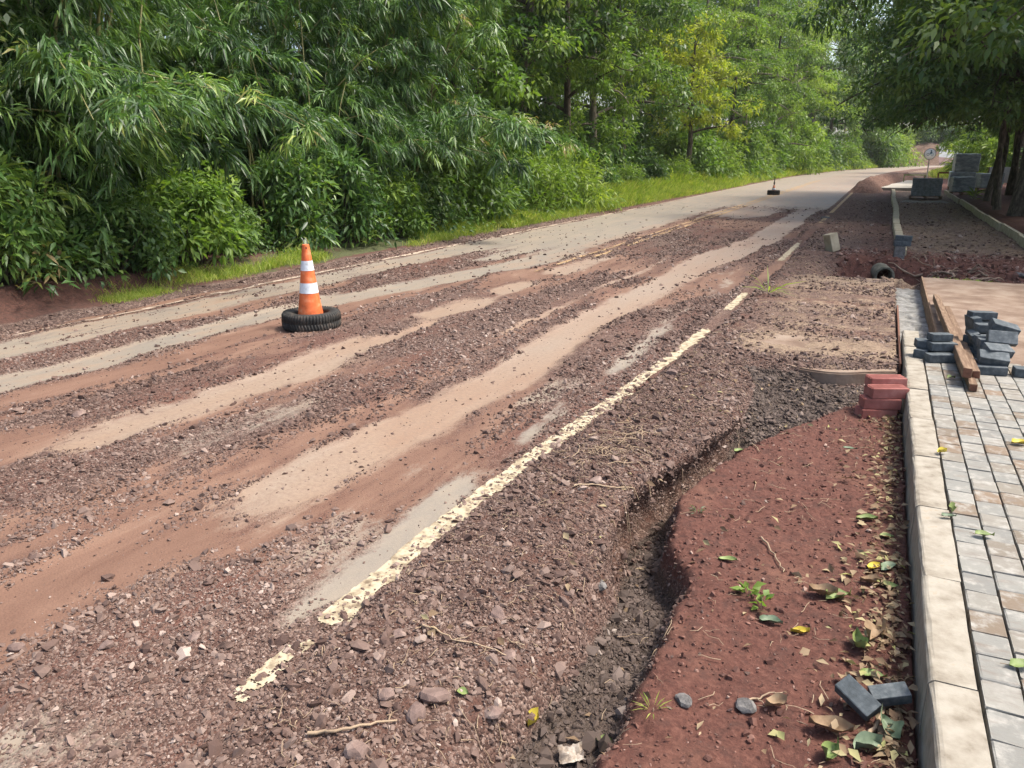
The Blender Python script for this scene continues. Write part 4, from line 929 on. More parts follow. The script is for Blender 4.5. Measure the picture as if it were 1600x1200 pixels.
def cone_part(nm, z0, z1, mat, e, off=0.0, n=40):
    zs = np.linspace(z0, z1, 4); return link(nm, lathe_mesh(nm, [(cr(q) + off, q) for q in zs], n, mat), e)
link('base', bm_mesh('base', bbox_bm(.28, .28, .03, .008, 2), M['orange']), cn)
bd = cone_part('body', .02, .80, M['orange'], cn)
b1 = cone_part('reflective_band', .335, .435, M['white_band'], bd, .0022); b2 = cone_part('reflective_band', .555, .65, M['white_band'], bd, .0022)
link('collar', lathe_mesh('collar', [(.034, .80), (.030, .806), (.024, .80), (.028, .70)], 32, M['orange']), bd)
link('hole', bm_mesh('hole', bbox_bm(.012, .006, .014, .002, 1, False), M['black']), bd, (.028, -.026, .775), (0, 0, .8))
for sx in (-1, 1):
    t = np.linspace(0, 1, 8); P = np.stack([sx * .02 + sx * 0 + .02 * np.sin(t * 2.2) * 1 - .03 * t ** 2 * (1 if sx > 0 else 1.2), -.01 + 0 * t, .78 + .10 * t - .01 * t ** 2], -1)
    V, F = tube(P, .0028, 6); link('wire', fast_mesh('wire', V, F, M['wire'], True), cn)
tz = float(road_h(np.array([[-4.5]]), np.array([[37.2]]))[0, 0])
tyre(-4.5, 37.2, tz, .27, .20, 'dark tyre around the foot of the far muddy cone')
c2 = empty('traffic_cone', (-4.5, 37.2, tz + .01)); tag(c2, 'small muddy brown cone with a thin dark post, far down the road', 'traffic cone', 'traffic cones on the road')
link('body', lathe_mesh('body', [(.13, .02), (.12, .05), (.035, .42), (.03, .42)], 24, M['brown_cone']), c2)
link('reflective_band', lathe_mesh('reflective_band', [(.088, .22), (.072, .29)], 24, M['white_band']), c2)
V, F = tube([(0, 0, .3), (0, 0, .55), (.01, 0, .78)], [.022, .02, .015], 8); link('post', fast_mesh('post', V, F, M['black'], True), c2)
link('cap', lathe_mesh('cap', [(.001, .56), (.035, .54), (.04, .5), (.03, .46), (.001, .455)], 16, M['black']), c2)

# ================================================================== PATH UNDER CONSTRUCTION BEYOND THE DITCH
fk = empty('path_kerb', (.38, 15.0, 0)); tag(fk, kind='structure')
kf = [kerb_mesh('kerb_stone', 1.0, .15, .40, 'kerb_far') for _ in range(3)]
for k in range(29):
    yy = 15.05 + k * 1.0 + .5
    link('kerb_stone', kf[k % 3], fk, (.02 * math.sin(yy * .5) + random.uniform(-.006, .006), yy - 15, -.095 + random.uniform(-.006, .006)), (0, 0, random.gauss(0, .008)))
eb = empty('path_edging', (2.58, 15.5, 0)); tag(eb, kind='structure')
em = bm_mesh('edging_board', bbox_bm(.07, 2.99, .22, .006, 1, False, .004), M['kerb_far'])
for k in range(9): link('edging_board', em, eb, (.03 * math.sin(k * 1.7), 1.5 + 3 * k, .045), (0, 0, random.gauss(0, .005)))
big = bm_mesh('loose_paver', bbox_bm(.26, .13, .085, .006, 2, False), M['block'])
tag(link('shade_grey_kerb_end', bm_mesh('shade_grey_kerb_end', bbox_bm(.17, .12, .40, .008, 2), M['greyrock']), None, (.36, 14.93, -.22), (0, 0, .05)), 'upright concrete end of the unfinished path kerb, its shade painted grey', 'block')  # kerb's shaded end face: the shade is put into its grey colour
tag(link('loose_paver', big, None, (.385, 14.93, .225), (0, 0, .1)), 'grey paver laid across the end of the path kerb', 'paver', 'pavers on the path kerb end')
tag(link('loose_paver', big, None, (.40, 14.96, .312), (0, .02, -.12)), 'upper grey paver on the end of the path kerb', 'paver', 'pavers on the path kerb end')
ob = link('kerb_offcut', bm_mesh('kerb_offcut', bbox_bm(.16, .22, .32, .008, 2, False, .002), M['kerb_far']), None, (-.76, 15.35, .15), (R(-8), R(-14), R(38))); tag(ob, 'cream concrete kerb offcut standing tilted on the dirt shoulder', 'kerb block')
# culvert pipe and roots in the ditch
M['pipe'] = simple('old_concrete_pipe', [(0, (.06, .06, .045)), (1, (.20, .19, .14))], 12, .9)
pp = link('culvert_pipe', lathe_mesh('culvert_pipe', [(.115, .55), (.115, 0), (.12, -.004), (.148, -.004), (.153, 0), (.153, .55)], 28, M['pipe']), None, (.17, 14.05, -.235), (R(-90), 0, R(8))); tag(pp, 'open end of a buried drain pipe in the ditch bank', 'pipe')
rt = empty('exposed_roots', (1.0, 14.0, -.2)); tag(rt, 'tangle of bare pale roots hanging over the ditch bank', 'roots')
r_ = np.random.default_rng(8)
for k in range(22):
    x0 = r_.uniform(.40, 1.6); y0 = r_.uniform(12.9, 14.8); n = 9; a = r_.uniform(-.5, .6) + (0 if r_.random() < .7 else 2.2)
    P = np.stack([x0 + np.cos(a) * np.linspace(0, r_.uniform(.3, .9), n), y0 + np.sin(a) * .5 * np.linspace(0, .8, n), np.zeros(n)], -1); P[:, :2] += np.cumsum(r_.normal(0, .025, (n, 2)), 0)
    P[:, 2] = verge_h(P[:, 0], P[:, 1]) + .02 + .05 * np.sin(np.linspace(0, 3.14, n)) * r_.random()
    V, F = tube(P - np.array([1.0, 14.0, -.2]), np.linspace(.018, .005, n) * r_.uniform(.6, 1.4), 6); link('root', fast_mesh('root', V, F, M['root'], True), rt)
# grey sand, pallets
def heap(name, path, hw, hh, mat, label, cat, seed, n=60):
    P = np.array(path, float); s = np.linspace(0, 1, n); Q = np.stack([np.interp(s, np.linspace(0, 1, len(P)), P[:, k]) for k in range(2)], -1)
    T = unit(np.gradient(Q, axis=0)); Nn = np.stack([T[:, 1], -T[:, 0]], -1); u = np.linspace(-1, 1, 25)
    X = Q[:, 0][:, None] + Nn[:, 0][:, None] * u * hw; Y = Q[:, 1][:, None] + Nn[:, 1][:, None] * u * hw
    env = np.minimum(1, np.minimum(s, 1 - s) * 9)[:, None] ** .6
    Z = verge_h(X, Y) - .04 + hh * (1 - np.abs(u) ** 1.5)[None, :] * env * (.65 + .7 * fbm(X * 1.3, Y * .7, seed)) + .14 * (fbm(X * 5, Y * 5, seed + 1) - .5) * (1 - np.abs(u)[None, :]) * min(1, hh * 3)
    V = np.stack([X, Y, Z], -1).reshape(-1, 3); m = 25; i = np.arange(n - 1)[:, None] * m; j = np.arange(m - 1)[None, :]
    F = np.stack([i + j, i + j + 1, i + m + j + 1, i + m + j], -1).reshape(-1, 4)
    return tag(link(name, fast_mesh(name, V, F, mat, True)), label, cat)
heap('soil_ridge', [(-1.0, 41), (-.75, 46), (-.2, 52), (.7, 60), (1.9, 68)], .8, .62, M['soil'], 'long ridge of brown excavated soil between road and path', 'soil heap', 151)
M['sandgrey'] = simple('grey_sand', [(0, (.16, .14, .12)), (1, (.30, .27, .23))], 6, .95, coord='pos')
heap('sand_heap', [(.65, 34.3), (1.4, 34.0), (2.2, 34.4)], .8, .10, M['sandgrey'], 'low spread of grey sand in front of the paver pallet', 'sand heap', 161)
M['lightslab'] = simple('weathered_grey_slab', [(0, (.28, .25, .20)), (1, (.42, .39, .33))], 3, .9, coord='pos')
o = link('finished_path_slab', prism('finished_path_slab', [(-.45, 45.0), (.9, 45.1), (2.4, 45.3), (3.0, 60), (.9, 60), (.2, 52)], -.2, .13, M['lightslab'], .02)); tag(o, kind='structure')
def pallet(x, y, w_, d_, label, z0=0.0):
    e = empty('pallet', (x, y, z0)); tag(e, label, 'pallet', 'wooden pallets')
    for k in range(3): link('bearer', box_mesh('bearer', .09, d_, .085, M['wood'], .004), e, (-w_ / 2 + .05 + k * (w_ - .1) / 2, 0, 0))
    for k in range(6): link('deck_board', box_mesh('deck_board', w_, .11, .02, M['wood'], .003), e, (0, -d_ / 2 + .06 + k * (d_ - .12) / 5, .087))
    return e
gz = lambda x, y: float(verge_h(np.array([[x]]), np.array([[y]]))[0, 0])
pz = gz(1.55, 36.5) + .03
pallet(1.55, 36.75, 1.2, 1.05, 'wooden pallet under the square stack of grey pavers', pz)
M['block2'] = simple('grey_paver', [(0, (.15, .163, .175)), (1, (.28, .295, .31))], 9, .8, 60, .5, .004)
st = empty('paver_stack', (1.55, 36.75, pz + .108)); tag(st, 'square stack of dark grey pavers on a pallet in the path', 'paver stack')
for L in range(9):
    parts = []
    for i_ in range(5):
        for j_ in range(9):
            bm = bbox_bm(.205, .098, .074, .005, 1)
            V = np.array([v.co[:] for v in bm.verts]) + np.array([-.43 + .215 * i_ + random.uniform(-.006, .006), -.42 + .105 * j_ + random.uniform(-.004, .004), L * .0765])
            fs = [[v.index for v in f.verts] for f in bm.faces]; bm.free()
            parts.append((V, [np.array([f for f in fs if len(f) == q]) for q in (3, 4) if any(len(f) == q for f in fs)]))
    V, F = join(parts); link('paver_layer', fast_mesh('paver_layer', V, F, M['block2']), st)
M['wrap'] = simple('grey_plastic_wrap', [(0, (.16, .19, .22)), (.5, (.27, .31, .35)), (1, (.48, .52, .55))], 3.5, .32, 9, .8, .05, .6, stretch=(1, 1, 2.5))
def wrapped(x, y, w_, d_, h_, z0, rz, label, seed):
    bm = bbox_bm(w_, d_, h_, .05, 3); bmesh.ops.subdivide_edges(bm, edges=list(bm.edges), cuts=4, use_grid_fill=True)
    rr = random.Random(seed)
    for v in bm.verts:
        k = float(fbm(np.array([v.co.x * 3 + v.co.z * 2 + seed]), np.array([v.co.y * 3 + v.co.z * 5]), 171)[0]) - .5
        v.co.x *= 1 + .10 * k; v.co.y *= 1 + .10 * k; v.co.x += rr.uniform(-.006, .006); v.co.z += .05 * k * (v.co.z > h_ * .9)
    o = link('wrapped_load', bm_mesh('wrapped_load', bm, M['wrap'], True), None, (x, y, z0), (0, 0, rz)); return tag(o, label, 'wrapped load', 'plastic-wrapped loads beside the path')
z1 = gz(2.98, 38.6)
pallet(2.98, 38.9, .85, .8, 'pallet under the front wrapped load beside the path', z1)
wrapped(2.98, 38.9, .86, .8, .62, z1 + .108, .12, 'front plastic-wrapped grey load beside the path edging', 1)
z2 = gz(3.3, 45)
pallet(3.42, 45.5, 1.1, 1.0, 'pallet under the tall pair of wrapped loads', z2)
wrapped(3.42, 45.5, 1.12, 1.0, .72, z2 + .108, 0, 'lower plastic-wrapped load of the tall pair', 2)
wrapped(3.50, 45.5, 1.05, .95, .85, z2 + .84, .06, 'upper bluish wrapped load stacked on another one', 3)
z3 = gz(4.3, 43)
pallet(4.35, 43.0, .95, .9, 'pallet under the wrapped load behind the thin trunks', z3)
wrapped(4.35, 43.0, .95, .9, .66, z3 + .108, .2, 'plastic-wrapped grey load half hidden by the thin trunks', 4)
M['whitepanel'] = simple('white_painted_board', [(0, (.66, .66, .68)), (1, (.80, .80, .82))], 3, .6)
hp = empty('white_hoarding', (6.6, 46.0, gz(6.6, 46))); tag(hp, 'white hoarding glimpsed between the dark tree trunks', 'hoarding')
for k in range(4): link('panel', box_mesh('panel', .98, .04, .75, M['whitepanel'], .005), hp, (-1.5 + k, 0, .2))
for k in range(5): link('post', box_mesh('post', .08, .08, 1.0, M['wood'], .005), hp, (-2 + k, .07, -.05))
# traffic sign
M['steel'] = simple('galvanised_steel', [(0, (.20, .20, .17)), (1, (.32, .31, .27))], 6, .5)
M['signwhite'] = simple('sign_white', [(0, (.74, .76, .77)), (1, (.84, .85, .86))], 6, .4)
M['signrim'] = simple('sign_rim', [(0, (.16, .15, .14)), (1, (.26, .24, .22))], 6, .5)
M['signblue'] = simple('sign_dark_pictogram', [(0, (.03, .06, .10)), (1, (.06, .12, .17))], 6, .5)
M['signteal'] = simple('sign_light_blue', [(0, (.22, .42, .50)), (1, (.32, .52, .58))], 6, .5)
sg = empty('traffic_sign', (2.12, 52.0, gz(2.12, 52)), R(-6)); tag(sg, 'round white traffic sign with a cyclist pictogram on a thin post', 'traffic sign')
V, F = tube([(0, .03, -.2), (0, .03, 1.0), (0, .03, 2.05)], .032, 10); link('post', fast_mesh('post', V, F, M['steel'], True), sg)
def disc(nm, r0, r1, y, mat, par, cx=0, cz=1.82, n=36):
    prof = [(r1, -.006), (r0, -.006), (r0, .006), (r1, .006), (r1, -.006)] if r1 > 0 else [(.0005, -.006), (r0, -.006), (r0, .006), (.0005, .006)]
    return link(nm, lathe_mesh(nm, prof, n, mat, False), par, (cx, y, cz), (R(90), 0, 0))
pl = disc('plate', .29, 0, 0, M['signwhite'], sg); disc('rim', .315, .285, -.004, M['signrim'], sg)
pic = []
def flat(nm, pts, mat): 
    return link(nm, bm_mesh(nm, (lambda b: (b.faces.new([b.verts.new((x, 0, z_)) for x, z_ in pts]), b)[1])(bmesh.new()), mat), sg, (0, -.012, 1.82))
disc('pictogram_wheel', .075, .052, -.012, M['signblue'], sg, -.10, 1.80, 20); disc('pictogram_wheel', .075, .052, -.012, M['signteal'], sg, .11, 1.80, 20)
disc('pictogram_head', .038, 0, -.012, M['signblue'], sg, .05, 2.0, 16)
flat('pictogram_rider', [(-.01, 0.0), (.03, -.01), (.10, .02), (.12, .05), (.09, .13), (.04, .15), (.01, .10)], M['signblue'])
for q in list(sg.children):
    if q.name.startswith(('rim', 'pictogram')):
        q.parent = pl; q.matrix_parent_inverse = pl.matrix_basis.inverted()
M['greenrail'] = simple('green_painted_rail', [(0, (.09, .15, .03)), (1, (.16, .24, .05))], 6, .6)
rl = empty('green_rail', (1.6, 56, gz(1.6, 56))); tag(rl, 'low green rail beside the round sign', 'rail')
link('rail_bar', box_mesh('rail_bar', 1.25, .05, .06, M['greenrail']), rl, (0, 0, .55)); [link('rail_post', box_mesh('rail_post', .05, .05, .55, M['greenrail']), rl, (sx * .58, 0, 0)) for sx in (-1, 1)]
tr_ = empty('wooden_trestle', (2.82, 48.2, gz(2.8, 48))); tag(tr_, 'dark wooden trestle between paver stack and wrapped loads', 'trestle')
link('top_bar', box_mesh('top_bar', .62, .09, .09, M['woodend']), tr_, (0, 0, .75)); [link('leg', box_mesh('leg', .07, .07, .78, M['woodend']), tr_, (sx * .24, 0, 0), (0, R(7 * sx), 0)) for sx in (-1, 1)]
# red earth bank at the end
M['farbank'] = simple('bare_red_slope', [(0, (.07, .04, .026)), (.5, (.11, .066, .044)), (1, (.16, .105, .074))], .6, .95, 3, .8, .2, coord='pos')
xs = np.linspace(-9, 9, 50); ys = np.linspace(172, 215, 40)
o = link('earth_bank', grid_mesh('earth_bank', xs, ys, lambda X, Y: -.3 + (4.2 + 1.2 * fbm(X * .12, Y * .1, 181)) * sst(173, 190, Y) * (.75 + .5 * fbm(X * .3, Y * .3, 182)), M['farbank'], None, False)); tag(o, kind='structure')

# ================================================================== LITTER AND SMALL THINGS
M['drygreen'] = simple('fresh_fallen_leaf', [(0, (.10, .15, .045)), (1, (.25, .29, .10))], 20, .55, 40, .3, .002, rnd=.3)
M['yellowleaf'] = simple('yellow_fallen_leaf', [(0, (.40, .30, .03)), (1, (.58, .48, .07))], 20, .55, 40, .3, .002, rnd=.3)
M['brownleaf'] = simple('brown_fallen_leaf', [(0, (.14, .085, .045)), (.5, (.25, .17, .10)), (1, (.38, .29, .18))], 16, .7, 40, .3, .002, rnd=.4)
M['tealleaf'] = simple('grey_green_fallen_leaf', [(0, (.09, .13, .075)), (1, (.24, .29, .19))], 16, .55, 40, .3, .002)
def leaf_shape(seed, L=.1, W=.05, curl=.02):
    r = np.random.default_rng(seed); t = np.linspace(0, 1, 9); hw = W / 2 * np.sin(np.pi * t ** .8) ** .8
    c1, c2, c3 = r.uniform(-1, 1, 3)
    rows = []
    for u in (-1, -.5, 0, .5, 1):
        rows.append(np.stack([L * (t - .5), hw * u + .1 * W * np.sin(t * 3 + c3), curl * (u * u * 1.2 + c1 * (t - .5) * 2 * u + 2.2 * c2 * (t - .5) ** 2 + .25 * np.sin(t * 9 + u * 2 + c3))], -1))
    V = np.stack(rows, 1).reshape(-1, 3); V[:, 2] -= V[:, 2].min(); m = 5; i = np.arange(8)[:, None] * m; j = np.arange(4)[None, :]
    F = np.stack([i + j, i + j + 1, i + m + j + 1, i + m + j], -1).reshape(-1, 4)
    st = np.array([[-L * .5, 0, .004], [-L * .62, .004, .006], [-L * .75, .01, .004]]); Vs, Fs = tube(st, [.0014, .0012, .001], 4)
    return V, F, Vs, Fs
def leaf(x, y, zz, L, W, curl, mat, label, rz, seed, tilt=(0, 0), grp='large fallen leaves'):
    L *= .88; W *= .88; V, F, Vs, Fs = leaf_shape(seed, L, W, curl * .7); e = empty('fallen_leaf', (x, y, zz + .006), rz); e.rotation_euler = (tilt[0], tilt[1], rz)
    link('blade', fast_mesh('blade', V, F, M[mat], True), e); link('stalk', fast_mesh('stalk', Vs, Fs, M['twig'], True), e)
    return tag(e, label, 'leaf', grp)
vz = lambda x, y: gz(x, y)
LV = (
 (-.44, 3.22, .095, .042, .012, 'drygreen', 'pale green leaf lying flat on the red soil above the weed', .3), (-.20, 2.82, .10, .05, .02, 'tealleaf', 'curled grey-green leaf right of the small weed', .1),
 (-.09, 2.79, .085, .035, .018, 'yellowleaf', 'bright yellow curled leaf on the red soil', .5), (.03, 3.10, .14, .075, .03, 'drygreen', 'large yellow-green leaf with a brown patch on the soil', .8),
 (-.03, 3.08, .13, .07, .035, 'brownleaf', 'large dry brown leaf under the large yellow-green one', .2), (.16, 3.42, .09, .05, .015, 'yellowleaf', 'small golden leaf in the litter near the kerb', 1.0),
 (.22, 3.45, .13, .055, .012, 'tealleaf', 'long pale green leaf touching the kerb', .9), (.15, 3.28, .11, .05, .025, 'brownleaf', 'curled olive leaf below the golden leaf', .4),
 (.22, 3.28, .08, .045, .012, 'drygreen', 'small green leaf close to the kerb', .2), (.17, 2.83, .12, .08, .045, 'brownleaf', 'big cupped brown leaf beside the kerb', 1.3),
 (.12, 2.78, .10, .06, .04, 'drygreen', 'folded green-brown leaf beside the big cupped leaf', 2.0), (.17, 2.62, .10, .05, .012, 'drygreen', 'yellow-green leaf above the broken pavers', .2),
 (.12, 3.95, .13, .05, .02, 'drygreen', 'long pale leaf halfway along the kerb', .5), (.21, 3.80, .075, .045, .01, 'drygreen', 'small bright green leaf near the kerb', .3),
 (-.62, 2.03, .06, .05, .015, 'drygreen', 'yellow-green leaf at the gully edge', .3), (-.83, 1.93, .075, .05, .03, 'yellowleaf', 'curled yellow leaf on the gravel left of the gully', 1.4),
 (-1.02, 1.80, .045, .04, .006, 'drygreen', 'small round green leaf on the gravel', .3), (.16, 2.22, .11, .07, .03, 'tealleaf', 'green leaf under the broken pavers', .8),
 (.22, 2.33, .12, .07, .04, 'tealleaf', 'crumpled green leaf against the kerb at the bottom', 2.2), (.06, 2.15, .09, .06, .03, 'drygreen', 'pale leaf at the bottom of the litter', 1.2),
 (-.12, 2.30, .09, .055, .025, 'brownleaf', 'dry tan leaf beside the grey stone on the soil', .6), (.05, 2.26, .15, .075, .03, 'brownleaf', 'large tan leaf in front of the broken paver', .1),
 (-.62, 4.62, .08, .04, .012, 'drygreen', 'white-green leaf on the soil rim of the gully', .7), (.0, 4.95, .09, .035, .01, 'tealleaf', 'pale leaf on the soil below the bricks', .2))
for k, (x, y, L, W, cu, mt_, lb, rz) in enumerate(LV): leaf(x, y, vz(x, y), L, W, cu, mt_, lb, rz, 300 + k)
for k, (x, y, zz, L, W, cu, mt_, lb, rz) in enumerate((
 (.56, 3.52, .104, .085, .045, .012, 'drygreen', 'lime green leaf lying across two pavers', .3), (.455, 3.72, .104, .06, .04, .03, 'drygreen', 'small folded green leaf on the kerb joint', 1.2),
 (.435, 3.66, .102, .07, .03, .01, 'tealleaf', 'grey-green leaf flat on the kerb edge', .2), (.575, 2.56, .104, .10, .05, .012, 'drygreen', 'green leaf on the pavers at the lower right edge', .4),
 (.86, 4.86, .104, .11, .06, .02, 'yellowleaf', 'yellowish leaf on the pavers near the right edge', .2), (.455, 4.52, .104, .07, .045, .02, 'yellowleaf', 'yellow crumpled leaf at the kerb edge', .8),
 (.60, 6.2, .104, .07, .04, .015, 'drygreen', 'small leaf on the pavers left of the timber ends', .6))): leaf(x, y, zz, L, W, cu, mt_, lb, rz, 400 + k)
# leaf litter, twigs, straw (uncountable)
M['litter'] = m_leaf('dry_leaf_litter', [(0, (.10, .06, .035)), (.35, (.20, .135, .08)), (.6, (.34, .26, .16)), (.8, (.30, .30, .12)), (1, (.48, .42, .14))], .15, .7, .2, (1.1, 1, .8))
n = 1400; Y = np.concatenate([rng.uniform(1.9, 6.0, 820), rng.uniform(2.0, 3.6, 320), rng.uniform(1.2, 6.3, 260)]); X = .285 - np.abs(np.concatenate([rng.normal(0, .095, 820), rng.normal(0, .15, 320), rng.uniform(0, 1.6, 260)]))
D = np.stack([rng.normal(0, 1, n), rng.normal(0, 1, n), rng.normal(.1, .25, n)], -1); L = rng.uniform(.015, .058, n)
V, F, T = leaf_arrays(np.stack([X, Y, verge_h(X, Y) + rng.uniform(.004, .025, n)], -1), D, L, L * rng.uniform(.35, .6, n), rng.normal(.42, .22, n), .2, .1)
tag(link('leaf_litter', fast_mesh('leaf_litter', V, F, M['litter'], False, {'tint': np.clip(T, 0, 1)})), 'dry fallen leaves scattered over the red soil along the kerb', 'leaf litter', kind='stuff')
def twigs(name, X, Y, zf, Lm, r0, mat, label, cat, seed, lift=.01):
    r = np.random.default_rng(seed); parts = []
    for x, y in zip(X, Y):
        a = r.uniform(0, 6.283); L = Lm * r.uniform(.4, 1.6); m = 4; s = np.linspace(-.5, .5, m)
        P = np.stack([x + L * s * np.cos(a), y + L * s * np.sin(a), 0 * s], -1); P[:, :2] += r.normal(0, L * .05, (m, 2)); P[:, 2] = zf(P[:, 0], P[:, 1]) + lift + r.uniform(0, .012, m)
        parts.append(tube(P, r0 * r.uniform(.6, 1.4) * np.linspace(1, .5, m), 4))
    V, F = join(parts); return tag(link(name, fast_mesh(name, V, F, M[mat], True)), label, cat, kind='stuff')
n = 700; X = rng.uniform(-1.55, -.85, n); Y = rng.uniform(1.3, 6.6, n); twigs('shoulder_debris', X, Y, verge_h, .03, .0022, 'twig', 'pale dry plant scraps mixed into the shoulder gravel', 'debris', 27, .006)
n = 260; Y = rng.uniform(1.2, 6.5, n); X = rng.uniform(-1.5, .28, n); twigs('twig_litter', X, Y, verge_h, .07, .0016, 'twig', 'thin dry twigs and stalks strewn over gravel and soil', 'twigs', 5)
X = rng.normal(-1.22, .07, 70); Y = rng.normal(4.05, .22, 70); twigs('straw', X, Y, verge_h, .10, .0028, 'twig', 'pale dry straw lying on the gravel shoulder', 'straw', 6, .02)
n = 700; Y = rng.uniform(15.3, 34, n); X = rng.uniform(.5, 2.5, n); twigs('path_debris', X, Y, verge_h, .09, .006, 'twig', 'pale dry scraps strewn over the brown path bed', 'debris', 17, .012)
n = 200; Y = rng.uniform(7, 14, n); X = rng.uniform(-1.3, .25, n); twigs('debris', X, Y, verge_h, .09, .003, 'twig', 'small dry debris over the dirt-covered driveway apron', 'debris', 7, .012)
def stick(pts, r0, label, zf=verge_h, lift=.012):
    P = np.array([(x, y, 0) for x, y in pts], float); s = np.linspace(0, 1, len(P)); t = np.linspace(0, 1, 12)
    P = np.stack([np.interp(t, s, P[:, k]) for k in range(3)], -1); P[:, 2] = zf(P[:, 0], P[:, 1]) + lift; P[1:-1, :2] += rng.normal(0, .004, (10, 2))
    V, F = tube(P, np.linspace(r0, r0 * .5, 12), 6); return tag(link('stick', fast_mesh('stick', V, F, M['twig'], True)), label, 'stick', 'sticks on the ground')
stick([(-.33, 3.48), (-.25, 3.36), (-.20, 3.22)], .005, 'pale bent stick on the red soil below the gully bend')
stick([(-1.30, 2.02), (-1.15, 2.0), (-.95, 2.05)], .004, 'thin brown stick across the gravel near the bottom')
stick([(-1.32, 1.42), (-1.22, 1.47), (-1.12, 1.58)], .006, 'pale stick among the gravel at the bottom edge')
stick([(-.68, 5.0), (-.58, 4.8), (-.5, 4.65)], .006, 'pale twig slanting over the gully mouth')
stick([(-.22, 2.28), (-.16, 2.34), (-.10, 2.38)], .004, 'short twig between the two grey stones')
stick([(.16, 2.28), (.20, 2.42), (.24, 2.56)], .008, 'flat pale stick in the leaves beside the kerb')
stick([(-1.25, 3.4), (-1.1, 3.5), (-.98, 3.66)], .005, 'brown twig on the gravel shoulder below the straw')
def rock(x, y, s, label, mat='rock', zf=verge_h, sq=(1.2, .9, .6), seed=0, sink=.3):
    bm = bmesh.new(); bmesh.ops.create_icosphere(bm, subdivisions=2, radius=1); r = random.Random(seed)
    pl_ = [(Vector((r.gauss(0, 1), r.gauss(0, 1), r.gauss(0, 1))).normalized(), r.uniform(.55, .85)) for _ in range(9)]
    for v in bm.verts:
        for nrm, d in pl_:
            k = v.co.dot(nrm)
            if k > d: v.co -= nrm * (k - d)
        v.co += Vector((r.uniform(-1, 1), r.uniform(-1, 1), r.uniform(-1, 1))) * .025
        v.co = Vector((v.co.x * sq[0] * s, v.co.y * sq[1] * s, v.co.z * sq[2] * s))
    zz = float(zf(np.array([[x]]), np.array([[y]]))[0, 0])
    return tag(link('rock', bm_mesh('rock', bm, M[mat]), None, (x, y, zz + s * sq[2] * sink), (r.uniform(-.2, .2), r.uniform(-.2, .2), r.uniform(0, 6))), label, 'rock', 'larger rocks on the ground')
for k, (x, y, s, lb, mt_, zf) in enumerate((
 (-1.08, 1.74, .048, 'brown wedge-shaped rock on the gravel near the bottom', 'rock', verge_h), (-1.21, 1.66, .034, 'tan square rock left of the wedge-shaped one', 'rock', verge_h),
 (-.91, 1.80, .036, 'grey-brown rock right of the wedge-shaped one', 'rock', verge_h), (-1.09, 1.64, .036, 'reddish rock just below the wedge-shaped one', 'rock', verge_h),
 (-1.15, 1.43, .04, 'flat brown rock at the bottom frame edge', 'rock', verge_h), (-2.26, 1.49, .026, 'pointed tan stone on the gravel at lower left', 'rock', road_h),
 (-4.60, 3.12, .045, 'dark lump of stone between two dusty tracks', 'rock', road_h), (-2.03, 1.66, .024, 'flat pale stone at lower left', 'rock', road_h),
 (-1.17, 3.50, .04, 'rounded brown rock on the shoulder by the straw', 'rock', verge_h), (-1.10, 2.22, .034, 'brown rock on the shoulder left of the gully', 'rock', verge_h),
 (-1.32, 5.75, .05, 'rounded tan rock by the yellow line at mid height', 'rock', verge_h), (-.40, 2.20, .033, 'grey stone on the red soil at the lower centre', 'greyrock', verge_h),
 (-.21, 2.27, .036, 'grey stone on the red soil beside the dry tan leaf', 'greyrock', verge_h), (-1.62, 3.70, .022, 'dark stone lying on the yellow line', 'rock', road_h),
 (-1.66, 3.15, .02, 'small reddish stone on the yellow line', 'rock', road_h), (-2.55, 1.36, .03, 'dark stone in the lower left corner area', 'rock', road_h),
 (-.98, 2.05, .03, 'angular brown rock next to the thin stick', 'rock', verge_h), (-1.35, 1.95, .028, 'small tan rock beside the buried yellow line', 'rock', verge_h),
 (-.88, 2.75, .028, 'grey pebble on the left rim of the gully', 'greyrock', verge_h), (-1.4, 23.9, .17, 'pale lump of concrete on the far shoulder', 'greyrock', verge_h),
 (2.05, 14.1, .12, 'pale stone on the red bank at the right', 'greyrock', verge_h), (.45, 14.0, .06, 'small white stone on the ditch bank by the pipe', 'greyrock', verge_h))):
    rock(x, y, s, lb, mt_, zf, (1.2, .95, .62), 500 + k)
# crumpled plastic in the gully
M['plastic'] = simple('crumpled_plastic', [(0, (.14, .10, .07)), (.5, (.30, .25, .2)), (1, (.45, .42, .38))], 14, .4, 40, .6, .006)
u = np.linspace(-1, 1, 12); U, Vv = np.meshgrid(u, u); Zp = .05 * fbm(U * 2 + 5, Vv * 2, 191) + .05 * np.abs(vn(U * 3, Vv * 3, 192) - .5)
Vp = np.stack([U * .04, Vv * .03, Zp * .8], -1).reshape(-1, 3); i = np.arange(11)[:, None] * 12; j = np.arange(11)[None, :]
Fp = np.stack([i + j, i + j + 1, i + 13 + j, i + 12 + j], -1).reshape(-1, 4)
tag(link('plastic_scrap', fast_mesh('plastic_scrap', Vp, Fp, M['plastic'], False), None, (-.70, 1.93, vz(-.70, 1.93) + .002), (.2, .1, .6)), 'crumpled pale plastic scrap in the gully at the bottom', 'plastic scrap')
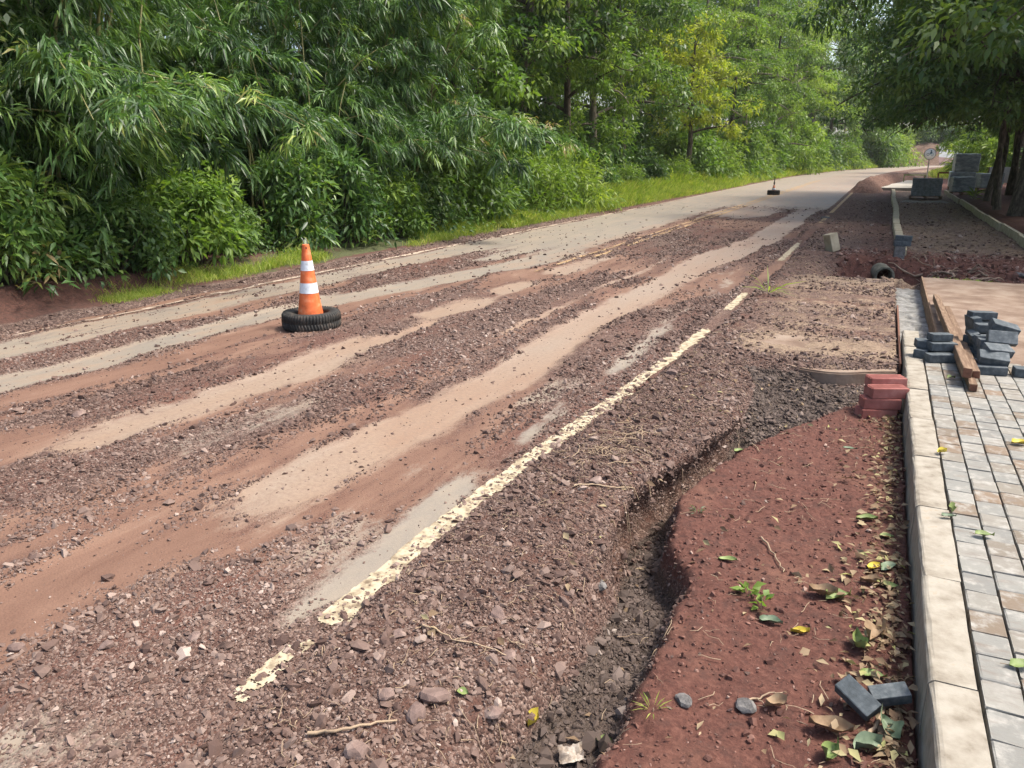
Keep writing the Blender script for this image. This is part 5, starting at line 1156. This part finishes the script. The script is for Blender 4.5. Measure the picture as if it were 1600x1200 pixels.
# weeds and tufts
def weed(x, y, n, L, W, mat, label, seed, h=.05, cat='weed', zz=None):
    r = np.random.default_rng(seed); e = empty('weed', (x, y, vz(x, y) if zz is None else zz)); a = r.uniform(0, 6.283, n)
    P = np.stack([np.cos(a) * .015, np.sin(a) * .015, r.uniform(0, h, n)], -1); D = np.stack([np.cos(a), np.sin(a), r.uniform(.1, 1.2, n)], -1)
    link('leaves', leaf_mesh('leaves', [leaf_arrays(P, D, L * r.uniform(.6, 1.2, n), W, r.normal(.6, .2, n), .15, .2)], G_[mat]), e)
    V, F = tube([(0, 0, -.01), (.003, 0, h * .6), (.0, .004, h)], .002, 5); link('stem', fast_mesh('stem', V, F, M['twig'], True), e)
    return tag(e, label, cat, 'small weeds')
weed(-.31, 2.97, 14, .06, .03, 'mid', 'small green weed growing on the red soil', 1); weed(-.25, 2.90, 10, .05, .03, 'mid', 'low green sprout just right of the small weed', 2)
weed(-.48, 2.10, 14, .06, .004, 'grass', 'thin grass tuft on the soil at the bottom', 3, .01); weed(-.66, 3.62, 24, .045, .008, 'grey', 'small olive tuft at the gully bend', 4, .03)
for k in range(5): weed(.85 + .13 * k, 12.14, 30, .12, .012, 'light', 'bright green tuft at the far edge of the muddy slab, ' + ('leftmost', 'second from left', 'middle one', 'second from right', 'rightmost')[k], 20 + k, .02, 'grass tuft', -.02)
weed(-1.15, 9.9, 12, .45, .02, 'light', 'green palm-leaf scrap lying beside the yellow line', 9, .02, 'leaf scrap'); weed(3.0, 33.5, 40, .5, .05, 'light', 'bright leafy seedling by the path edging', 10, .3)
V, F = tube([(-9.3, 4.2, .55), (-9.0, 5.2, .62), (-8.9, 6.4, .5)], .012, 6); tag(link('fallen_branch', fast_mesh('fallen_branch', V, F, M['twig'], True)), 'bare branch lying along the top of the red bank', 'branch')

# ================================================================== HAZE
hm = bpy.data.materials.new('haze'); hm.use_nodes = True; hn = hm.node_tree; hn.nodes.clear()
ho = hn.nodes.new('ShaderNodeOutputMaterial'); hv = hn.nodes.new('ShaderNodeVolumePrincipled')
hv.inputs['Color'].default_value = (.93, .95, .93, 1); hv.inputs['Density'].default_value = .0003; hv.inputs['Anisotropy'].default_value = .35
hn.links.new(hv.outputs[0], ho.inputs['Volume'])
hz = link('haze', bm_mesh('haze', bbox_bm(5200, 5200, 34.3, 0, 1), hm), None, (0, 0, -2.2)); tag(hz, 'thin pale haze in the air along the road', 'haze', kind='stuff')
